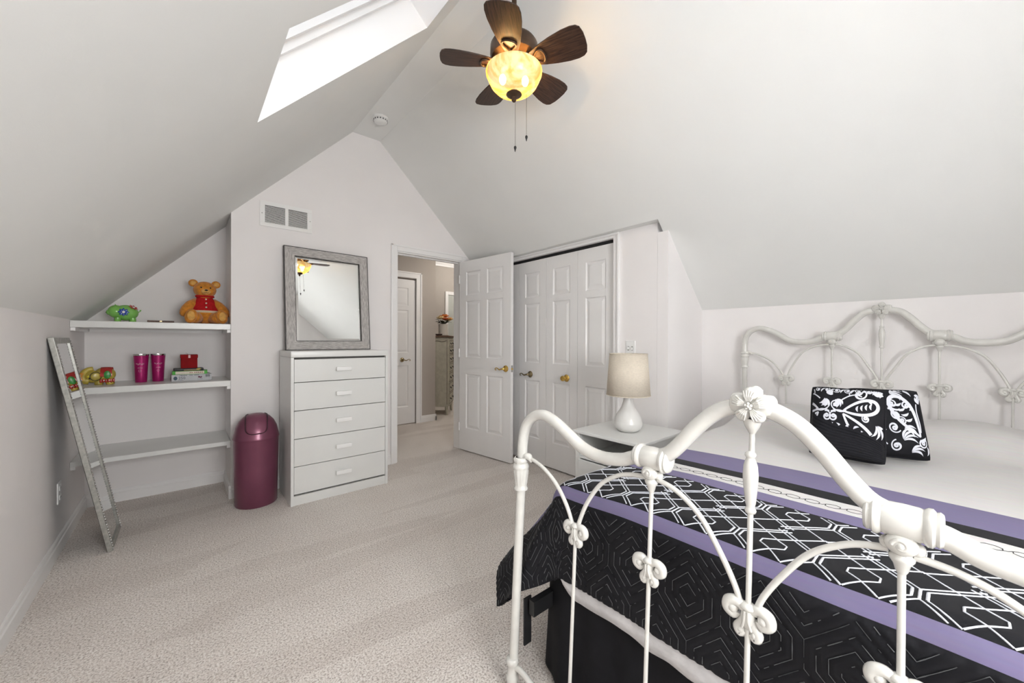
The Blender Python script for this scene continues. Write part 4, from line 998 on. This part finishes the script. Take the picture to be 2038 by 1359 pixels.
for s in (1, -1):
    w = MB(); w.m = BO; w.box(FXB, HXB, BYC+s*.655-.012, BYC+s*.655+.012, .26, .31); bobj(w, 'side_rail', m=BLACKM, smooth=False)
    w = MB(); w.m = BO; w.box(FXB-.012, FXB+.02, BYC+s*.680-.003, BYC+s*.680+.003, .15, .31); bobj(w, 'rail_bracket', m=BLACKM, smooth=False)

# ---- mattress, box spring
MX0, MX1, MY = 1.005, 2.985, .625
t = thing('box_spring', 'box spring hidden under the bed skirt', 'box spring', (2, BYC, .30))
MB().box(MX0-2+.02, MX1-2, -MY+.02, MY-.02, 0, .17, .02).obj('foundation', mat('ticking', (.6, .6, .58), .8), t)
t = thing('mattress', 'white mattress under the comforter', 'mattress', (2, BYC, .471))
MB().box(MX0-2, MX1-2, -MY, MY, 0, .225, .04).obj('mattress_core', mat('mattress_white', (.7, .7, .69), .8), t)

# ---- comforter surface:  s = length coordinate (world x on the flat top), v = across (world y - BYC)
XE, RF = 1.03, .07       # where the foot edge starts to bend
VE, RS = .575, .085      # half width where the sides start to bend
ZTOP = .715
def smooth(t): t = max(0, min(1, t)); return t*t*(3-2*t)
def hexphi(s, v):
    # nested hexagon field for the quilting
    best = 9
    a_, b_ = .0785, .1085; rs = .1385
    for j in (math.floor(s/rs), math.floor(s/rs)+1):
        o = (.0785 if j % 2 else 0)
        q = v-o; i = round(q/.157); dv = abs(q-i*.157); ds = abs(s-j*rs)
        best = min(best, max(dv/a_, (dv+ds)/b_))
    return best
def surf(s, v, puff=True):
    dx = max(0, XE-s); dy = max(0, abs(v)-VE); sg = 1 if v >= 0 else -1
    x = max(s, XE); y = min(abs(v), VE)*sg; z = ZTOP
    # pillow rise at the head, soft billows
    hp = smooth((s-2.42)/.28)*(1-smooth((s-2.86)/.14)*.45)
    z += hp*(.075-.02*math.cos(v*9))*(1-smooth((abs(v)-.5)/.2)*.6)
    z += .006*noise.noise(Vector((s*2.2, v*2.2, 3)))+.0035*noise.noise(Vector((s*6, v*5, 9)))
    z += -.010*smooth((abs(v)-.3)/.3)
    t = math.hypot(dx, dy)
    if dx > 0 and dy > 0:
        aa, bb_ = dx/.345, dy/.5; t *= 1-.03*(1-max(aa, bb_)/math.hypot(aa, bb_))/.293
    if t > 0:
        th = math.atan2(dy, dx)            # 0 = foot, 90 deg = side
        fl_ = .03+.77*smooth(th/1.57)*(1-.88*smooth((s-1.15)/.45))
        r = RF+(RS-RF)*math.sin(th); q = r*math.pi/2
        if t < q: o = r*math.sin(t/r); d = r*(1-math.cos(t/r))
        else:
            e = t-q; k = math.atan(fl_); o = r+e*math.sin(k); d = r+e*math.cos(k)
        o += .010*noise.noise(Vector((s*5, v*5, 1)))*smooth(t/.2)
        o += .012*math.sin(th*9+t*4)*smooth((t-.1)/.2)*math.sin(2*th)
        x -= o*math.cos(th); y += sg*o*math.sin(th); z -= d
        # soft swell on the side of the foot
    if puff and s < .947:
        p = hexphi(s, v); fr = (p*4) % 1; h = .005*(1-(2*fr-1)**2)
        if dx > dy: x -= h
        else: y += sg*h
    elif puff and t > .05:
        pass
    return Vector((x, BYC+y, z))
def nrm_at(s, v):
    e = .004; a = surf(s+e, v, False)-surf(s-e, v, False); b = surf(s, v+e, False)-surf(s, v-e, False)
    n = a.cross(b).normalized()
    return n
S_END, V_END = .685, 1.075
ss = [2.985-.03*i for i in range(55)]; x = ss[-1]
while x > S_END+.0045: x -= .0048 if x < 1.06 else .016; ss.append(x)
vv = []; x = -V_END
while x < V_END: vv.append(x); x += .006 if x > -.45 else .02
vv.append(V_END)
nv = len(vv)
# trim the corner of the cloth in a curve
def hem(s, v):
    return s, v
V = []
UVS = []
for s in ss:
    for v in vv: V.append(surf(s, v)); UVS.append((s, v))
F = [(i*nv+k, i*nv+k+1, (i+1)*nv+k+1, (i+1)*nv+k) for i in range(len(ss)-1) for k in range(nv-1)]
me = bpy.data.meshes.new('comforter'); me.from_pydata(V, [], F)
uv = me.uv_layers.new(name='cloth')
for lp in me.loops: uv.data[lp.index].uv = UVS[lp.vertex_index]
me.shade_smooth()
cm = bpy.data.materials.new('comforter_cloth'); cm.use_nodes = True; nt = cm.node_tree; N = nt.nodes.new; L = nt.links.new; b = nt.nodes['Principled BSDF']
b.inputs['Roughness'].default_value = .72; b.inputs['Specular IOR Level'].default_value = .25; b.inputs['Sheen Weight'].default_value = .03
un_ = N('ShaderNodeUVMap'); un_.uv_map = 'cloth'; sp = N('ShaderNodeSeparateXYZ'); L(un_.outputs[0], sp.inputs[0])
mr = N('ShaderNodeMapRange'); mr.inputs[1].default_value = .6; mr.inputs[2].default_value = 3.1; L(sp.outputs[0], mr.inputs[0])
rp = N('ShaderNodeValToRGB'); rp.color_ramp.interpolation = 'CONSTANT'; L(mr.outputs[0], rp.inputs[0])
CWH = (.70, .685, .675, 1); CPU = (.20, .175, .305, 1); CBK = (.0075, .0075, .0105, 1)
stops = [(.6, CBK), (.947, CPU), (.988, CBK), (1.308, CPU), (1.376, CWH), (1.464, CBK), (1.53, CPU), (1.712, CWH)]
for i, (p, c_) in enumerate(stops):
    p = (p-.6)/2.5
    e = rp.color_ramp.elements[0] if i == 0 else (rp.color_ramp.elements[1] if i == 1 else rp.color_ramp.elements.new(p))
    e.position = p; e.color = c_
nz = N('ShaderNodeTexNoise'); nz.inputs['Scale'].default_value = 14; nz.inputs['Detail'].default_value = 4
mpn = N('ShaderNodeMapping'); mpn.inputs['Scale'].default_value = (9, 1, 1); L(un_.outputs[0], mpn.inputs[0]); L(mpn.outputs[0], nz.inputs[0])
mm = N('ShaderNodeMix'); mm.data_type = 'RGBA'; mm.blend_type = 'MULTIPLY'; mm.inputs[0].default_value = .16; L(rp.outputs[0], mm.inputs[6]); L(nz.outputs[1], mm.inputs[7])
L(mm.outputs[2], b.inputs['Base Color'])
n2 = N('ShaderNodeTexNoise'); n2.inputs['Scale'].default_value = 420; L(un_.outputs[0], n2.inputs[0]); bp = N('ShaderNodeBump'); bp.inputs['Strength'].default_value = .12; bp.inputs['Distance'].default_value = .001; L(n2.outputs[0], bp.inputs['Height']); L(bp.outputs[0], b.inputs['Normal'])
me.materials.append(cm)
cf = thing('comforter', 'black, purple and white banded comforter with white lattice embroidery', 'comforter', (2, BYC, ZTOP))
def kid(name, me_or_obj, parent): pass
co = bpy.data.objects.new('quilt_top', me); COL.objects.link(co); co.parent = cf; co.location = (-2, -BYC, -ZTOP)
md = co.modifiers.new('s', 'SOLIDIFY'); md.thickness = .014; md.offset = -1
CFO = Matrix.Translation((-2, -BYC, -ZTOP))
# white lining showing under the foot hem
w = MB(); w.m = CFO; vs, fs = [], []
lv = [-.60+.012*i for i in range(101)]
for v in lv:
    p = surf(S_END+.006, v, False); q = .058+.02*noise.noise(Vector((v*3, 0, 5)))+.006*noise.noise(Vector((v*17, 2, 5)))
    q *= smooth((.63-abs(v))/.12)
    pts = [p+Vector((.012, 0, .05)), p+Vector((.008, 0, .0)), p+Vector((.002+.004*noise.noise(Vector((v*12, 1, 1))), 0, -q*.55)), p+Vector((.006, 0, -q)), p+Vector((.014, 0, -q-.002)), p+Vector((.02, 0, -q*.4))]
    vs += pts
for i in range(len(lv)-1):
    for k in range(5): fs.append((i*6+k, i*6+k+1, (i+1)*6+k+1, (i+1)*6+k))
w.add(vs, fs); w.obj('white_lining', mat('lining', (.62, .61, .62), .9, noise_amt=.12, noise_scale=25, bump=.5, bump_scale=60), cf, True, 80)

# embroidered ribbons laid on the cloth
def ribbon(w, P, wd, th=.0012, step=.007, clip=None, lift=0):
    pts = []
    for (a, b_), (c_, d_) in zip(P[:-1], P[1:]):
        n = max(1, int(math.hypot(c_-a, d_-b_)/step))
        for k in range(n): pts.append((a+(c_-a)*k/n, b_+(d_-b_)*k/n))
    pts.append(P[-1])
    runs = [[]]
    for p in pts:
        if clip and not clip(*p):
            if runs[-1]: runs.append([])
        else: runs[-1].append(p)
    for run in runs:
        if len(run) < 2: continue
        Nn = [nrm_at(s, v) for s, v in run]; W = [surf(s, v)+n_*lift for (s, v), n_ in zip(run, Nn)]; vs, fs = [], []
        for i in range(len(W)):
            tg = (W[min(i+1, len(W)-1)]-W[max(i-1, 0)]).normalized(); n_ = Nn[i]
            sd_ = n_.cross(tg).normalized()
            jit = .0006*noise.noise(Vector((run[i][0]*60, run[i][1]*60, 0)))
            vs += [W[i]+sd_*(wd/2+jit)+n_*.0002, W[i]+sd_*wd*.3+n_*th, W[i]-sd_*wd*.3+n_*th, W[i]-sd_*(wd/2+jit)+n_*.0002]
        for i in range(len(W)-1):
            for k in range(3): fs.append((i*4+k, i*4+k+1, (i+1)*4+k+1, (i+1)*4+k))
        w.add(vs, fs)
LB0, LB1 = .990, 1.306
inl = lambda s, v: LB0 <= s <= LB1 and abs(v) < .93
w = MB(); w.m = CFO; LW = .0037
PY = .157; y0 = .2-BYC; rows = [.84, 1.05, 1.26, 1.47]
for r_ in rows:
    for i in range(-6, 7):
        yb = y0+i*PY
        if abs(yb) > 1.05: continue
        hb = .0215
        for q in (-.0105, 0, .0105): ribbon(w, [(r_-hb+abs(q)*.35, yb+q), (r_+hb-abs(q)*.35, yb+q)], LW*1.35, clip=inl)
        for sx in (-1, 1):          # up / down
            for sy in (-1, 1):      # left / right : double diagonals to the next row
                for q in (0, .0105):
                    st = (r_+sx*(hb-q*.35), yb+sy*q)
                    ln = .0825
                    ribbon(w, [st, (st[0]+sx*ln*.96, st[1]+sy*ln)], LW, clip=inl)
        # elongated hexagon between two brackets, its sides running on as the second lattice
        yh = yb+PY/2
        ribbon(w, [(r_+.0095, yh+.0245), (r_+.030, yh+.001), (r_+.0095, yh-.0245), (r_-.0095, yh-.0245), (r_-.030, yh-.001), (r_-.0095, yh+.0245), (r_+.0095, yh+.0245)], LW, clip=inl)
        for sx in (-1, 1):
            for sy in (-1, 1):
                ribbon(w, [(r_+sx*.030, yh), (r_+sx*.108, yh+sy*.0785)], LW, clip=inl)
THREAD = mat('white_thread', (.66, .68, .74), .6, noise_amt=.12, noise_scale=300)
lo = w.obj('lattice_embroidery', THREAD, cf, True, 50, kind='stuff')
# hexagon chain on the white band
w = MB(); w.m = CFO
inw = lambda s, v: 1.38 <= s <= 1.46 and abs(v) < .93
for i in range(-20, 21):
    yb = i*.0475; sc = 1.42
    ribbon(w, [(sc+.006, yb+.0165), (sc+.013, yb+.007), (sc+.013, yb-.007), (sc+.006, yb-.0165), (sc-.006, yb-.0165), (sc-.013, yb-.007), (sc-.013, yb+.007), (sc-.006, yb+.0165), (sc+.006, yb+.0165)], .0021, .0008, clip=inw)
    ribbon(w, [(sc-.006, yb-.0165), (sc-.003, yb-.024), (sc+.006, yb-.031)], .0021, .0008, clip=inw)
w.obj('hexagon_chain_stitch', mat('black_thread', (.012, .012, .014), .7), cf, True, 50, kind='stuff')
# quilting stitches on the black foot band
w = MB(); w.m = CFO; rn = random.Random(3)
inq = lambda s, v: S_END+.004 <= s <= .943 and abs(v) < V_END-.01
inq2 = lambda s, v: inq(s, v) and noise.noise(Vector((s*120, v*120, 7))) > -.3
rs = .1385
for j in range(4, 8):
    o = (.0785 if j % 2 else 0)
    for i in range(-7, 8):
        cv, cs = o+i*.157, j*rs
        for lv_ in (1, .75, .5, .25):
            a_, b_ = .0785*lv_, .1085*lv_; e_ = b_-a_
            ribbon(w, [(cs+e_, cv+a_), (cs+b_, cv), (cs+e_, cv-a_), (cs-e_, cv-a_), (cs-b_, cv), (cs-e_, cv+a_), (cs+e_, cv+a_)], .0013, .0010, .006, clip=inq2, lift=.0026)
w.obj('quilting_stitch', mat('grey_thread', (.12, .125, .13), .6), cf, True, 50, kind='stuff')

# ---- bed skirt
SKM = mat('black_skirt_cloth', (.008, .008, .010), .75, spec=.2, noise_amt=.2, noise_scale=30)
t = thing('bed_skirt', 'plain black bed skirt hanging under the comforter', 'bed skirt', (2, BYC, .02))
w = MB(); w.m = Matrix.Translation((-2, -BYC, -.02))
path = []
hw_s = lambda x: .64+.042*smooth((1.7-x)/.6)
for i in range(60): x = 2.9-1.86*i/59; path.append((x, BYC+hw_s(x)))
for i in range(1, 9):
    a = math.pi/2*i/9; path.append((1.04-.055*math.sin(a), BYC+.627+.055*math.cos(a)))
for i in range(110): path.append((.985, BYC+.627-1.254*i/109))
for i in range(1, 9):
    a = math.pi/2*i/9; path.append((1.04-.055*math.cos(a), BYC-.627-.055*math.sin(a)))
for i in range(60): x = 1.04+1.86*i/59; path.append((x, BYC-hw_s(x)))
vs, fs = [], []; zs_ = [.465, .36, .25, .14, .06, .02]
for i, (px_, py_) in enumerate(path):
    p0, p1 = Vector(path[max(0, i-1)]), Vector(path[min(len(path)-1, i+1)]); d_ = (p1-p0).normalized(); nn_ = Vector((-d_.y, d_.x))*-1
    if (Vector((px_, py_))-Vector((2, BYC))).dot(nn_) < 0: nn_ = -nn_
    for z in zs_:
        k = (.47-z)/.45; o_ = k*(.018+.012*math.sin(i*.55)+.012*noise.noise(Vector((i*.13, z*2, 4))))
        vs.append((px_+nn_.x*o_, py_+nn_.y*o_, z))
nz_ = len(zs_)
for i in range(len(path)-1):
    for k in range(nz_-1): fs.append((i*nz_+k, i*nz_+k+1, (i+1)*nz_+k+1, (i+1)*nz_+k))
w.add(vs, fs); sko = w.obj('skirt_cloth', SKM, t, True, 180)
sd = sko.modifiers.new('sub', 'SUBSURF'); sd.levels = 1; sd.render_levels = 2
md = sko.modifiers.new('s', 'SOLIDIFY'); md.thickness = .003

# ---- cushions: local x width, z height, front = -y
PB = mat('black_cushion', (.010, .010, .013), .75, spec=.2, bump=.2, bump_scale=400); PW = mat('white_print', (.66, .67, .73), .7, spec=.2)
def cushion(label, loc, rot, W_, H_, T_, band=False):
    t = thing('throw_pillow', label, 'pillow', loc, rot, group='patterned throw pillows')
    def sf(u, v, front=True, off_=0):
        # u,v in [-1,1]
        k = ((1-u**4)*(1-v**4))**.55
        px_ = u*W_/2*(1-.10*(1-abs(v)**2.2)*abs(u)**3*0-.07*(1-v*v)*abs(u)); pz_ = v*H_/2*(1-.07*(1-u*u)*abs(v))
        cc = 1-.085*abs(u*v)**3; px_ *= cc; pz_ *= cc
        y_ = T_/2*k+off_*(1 if k > 0 else 0)
        y_ += .004*noise.noise(Vector((u*2.5, v*2.5, W_*50)))*k
        return Vector((px_, -y_ if front else y_, pz_+H_/2*.95))
    n = 26; w = MB()
    g = [-1+2*i/n for i in range(n+1)]; g = [math.copysign(abs(a)**.8, a) for a in g]
    for fr in (True, False):
        vs = [sf(u, v, fr) for v in g for u in g]; w.add(vs, [(i*(n+1)+k, i*(n+1)+k+1, (i+1)*(n+1)+k+1, (i+1)*(n+1)+k) for i in range(n) for k in range(n)])
    w.obj('cushion_cover', PB, t, True, 75)
    ed = [sf(-1+2*i/24, -1) for i in range(25)]+[sf(1, -1+2*i/24) for i in range(1, 25)]+[sf(1-2*i/24, 1) for i in range(1, 25)]+[sf(-1, 1-2*i/24) for i in range(1, 24)]
    MB().tube(ed, .004, 8, closed=True).obj('piping', PB, t, True)
    w = MB()
    vmin = -.30 if band else -.97
    def vlim(u): return vmin-.12*u-.22*(u+.0)*abs(u)+.1 if band else -.97
    KW = .72
    def strip(P, wd):
        wd = [x_*KW for x_ in wd] if isinstance(wd, list) else wd*KW
        P = [Vector((p[0], p[1], 0)) for p in P]; n_ = len(P); vs, fs = [], []; ok = []
        for i in range(n_):
            tg = (P[min(i+1, n_-1)]-P[max(i-1, 0)]); tg.normalize(); sd_ = Vector((-tg.y, tg.x, 0)); w_ = wd[i] if isinstance(wd, list) else wd
            a, b_ = P[i]+sd_*w_/2, P[i]-sd_*w_/2
            ok.append(max(abs(a.x), abs(b_.x)) < .97 and max(a.y, b_.y) < .97 and min(a.y, b_.y) > vlim(P[i].x))
            vs += [sf(max(-1, min(1, a.x)), max(-1, min(1, a.y)), True, .0014), sf(max(-1, min(1, P[i].x)), max(-1, min(1, P[i].y)), True, .002), sf(max(-1, min(1, b_.x)), max(-1, min(1, b_.y)), True, .0014)]
        for i in range(n_-1):
            if ok[i] and ok[i+1]:
                for k in (0, 1): fs.append((i*3+k, i*3+k+1, i*3+k+4, i*3+k+3))
        w.add(vs, fs)
    def spiral(cx, cy, r0_, turns, a0_, hand, wd):
        n_ = int(26*turns); P = []
        for i in range(n_+1):
            q = i/n_; a = a0_+hand*turns*2*math.pi*q; r_ = r0_*(1-.82*q); P.append((cx+r_*math.cos(a), cy+r_*math.sin(a)))
        strip(P, [wd*(.55+.9*(i/n_)**2) for i in range(n_+1)])
        strip([(P[-1][0]+wd*.5*math.cos(a_*math.pi/4), P[-1][1]+wd*.5*math.sin(a_*math.pi/4)) for a_ in range(9)], wd*.9)
    def leaf(x0, y0, x1, y1, wd):
        n_ = 10; P = []; bx, by = -(y1-y0)*.22, (x1-x0)*.22
        for i in range(n_+1):
            q = i/n_; c_ = 4*q*(1-q); P.append((x0+(x1-x0)*q+bx*c_, y0+(y1-y0)*q+by*c_))
        strip(P, [max(.008, wd*math.sin(math.pi*min(1, q/n_*1.02))**.8) for q in range(n_+1)])
    def loop(cx, cy, a, ln, wd_, th):
        ca, sa = math.cos(a), math.sin(a); P = []
        for i in range(41):
            q = i/40*2*math.pi; x_ = ln*(1-math.cos(q))/2; y_ = wd_*math.sin(q)*math.sin(q/2)**1.0; P.append((cx+x_*ca-y_*sa, cy+x_*sa+y_*ca))
        strip(P, [th*(.5+.8*math.sin(math.pi*i/40)) for i in range(41)])
        for k in range(4):
            f = .4+.13*k; bx_, by_ = cx+ln*f*ca, cy+ln*f*sa; leaf(bx_+wd_*.3*sa, by_-wd_*.3*ca, bx_-wd_*.3*sa+.05*ca, by_+wd_*.3*ca+.05*sa, th*.8)
    def fan(cx, cy, a, ln, n_):
        for k in range(n_):
            b_ = a+(k-(n_-1)/2)*.36; l_ = ln*(1-.08*abs(k-(n_-1)/2)); leaf(cx+.04*math.cos(b_), cy+.04*math.sin(b_), cx+l_*math.cos(b_), cy+l_*math.sin(b_), .085)
    if band:
        for m_ in (1, -1):
            X = lambda x: -.40+m_*x
            A_ = lambda a: a if m_ > 0 else math.pi-a
            spiral(X(.15), .42, .145, 1.1, A_(R(250)), -m_, .075); spiral(X(.10), .06, .15, 1.1, A_(R(70)), m_, .075)
            strip([(X(.08+.02*i), .285-.07*math.sin(i*.16)) for i in range(18)], .055)
            strip([(X(.02+.025*i), .20+.05*math.sin(i*.2)) for i in range(15)], .055)
            loop(X(.34), .24, A_(R(14)), .90, .26, .10); loop(X(.34), .16, A_(R(-46)), 1.15, .24, .10)
            fan(X(.14), .60, A_(R(-75)), .30, 4); fan(X(.06), .66, A_(R(110)), .22, 3)
            spiral(X(.74), .76, .26, 1.25, A_(R(190)), -m_, .085); leaf(X(.9), .60, X(1.05), .45, .10)
            strip([(X(.30+.05*i), .56+.18*math.sin(i*.23)) for i in range(11)], .05)
            fan(X(1.18), -.02, A_(R(-80)), .40, 4); spiral(X(.92), .08, .12, 1.1, A_(R(100)), m_, .07)
            leaf(X(.06), -.10, X(.12), -.36, .10); leaf(X(.18), -.10, X(.30), -.36, .10); fan(X(.5), -.12, A_(R(-150)), .3, 3)
            fan(X(1.22), .70, A_(R(70)), .36, 5); leaf(X(1.12), .95, X(.8), .9, .09)
        for k in range(7): spiral(-.78+.27*k, .88, .10, 1.05, R(40+90*k), (-1)**k, .055)
        for k in range(6): leaf(-.68+.27*k, .78, -.56+.27*k, .93, .07)
    else:
        loop(.66, -.42, R(118), 1.25, .34, .12); strip([(.70+.02*math.sin(i*.5), -.30+.06*i) for i in range(14)], .05)
        fan(.80, .46, R(80), .28, 3); spiral(.40, .42, .16, 1.15, R(-60), 1, .08)
        fan(.02, .80, R(-10), .40, 4); leaf(.30, .95, .62, .72, .13); leaf(.18, .86, .44, .9, .11); fan(.72, .80, R(-40), .3, 3)
        spiral(.05, .46, .15, 1.1, R(200), -1, .08); strip([(-.1+.03*i, .30+.02*math.sin(i*.6)) for i in range(12)], .07)
        spiral(.10, .14, .17, 1.15, R(40), 1, .085); spiral(.0, -.20, .17, 1.15, R(-30), -1, .085); spiral(.24, -.02, .12, 1.1, R(120), -1, .07)
        fan(.22, -.22, R(-20), .38, 3); fan(.16, -.56, R(25), .46, 4); spiral(.02, -.72, .17, 1.15, R(100), 1, .085)
        spiral(.70, -.58, .16, 1.15, R(60), -1, .08); leaf(.84, -.40, .62, -.50, .12); leaf(.84, -.66, .86, -.90, .12)
        fan(.36, -.86, R(10), .4, 3)
        for yy_ in (.6, .1, -.4, -.8): spiral(-.4, yy_, .2, 1.2, R(30), 1, .08)
    w.obj('scroll_print', PW, t, True, 180, kind='stuff')
    if band:
        w = MB(); vs, fs = [], []; nu, nr_ = 22, 40
        for i in range(nu+1):
            u = -1+2*i/nu; top = vlim(u)
            for k in range(nr_+1):
                v = -1+(top+1)*k/nr_; e_ = .004+.0035*abs(math.sin(k/nr_*math.pi*10)); p = sf(u*.995, v, True, e_); p.y -= .045*smooth((top-v)/.8)*(1-u*u*.3); vs.append(p)
        for i in range(nu):
            for k in range(nr_): fs.append((i*(nr_+1)+k, i*(nr_+1)+k+1, (i+1)*(nr_+1)+k+1, (i+1)*(nr_+1)+k))
        w.add(vs, fs); pbn = w.obj('pleated_band', PB, t, True, 50)
        md_ = pbn.modifiers.new('s', 'SOLIDIFY'); md_.thickness = .003; md_.offset = -1
    return t
cushion('front throw pillow, black with white scrolls and pleated black lower band', (1.985, .285, ZTOP+.012), (R(-20), 0, R(-85)), .24, .30, .125, True)
cushion('rear throw pillow, black with white scrolls, tucked behind the pleated one', (2.155, .165, ZTOP+.012), (R(-22), 0, R(-66)), .235, .295, .12)
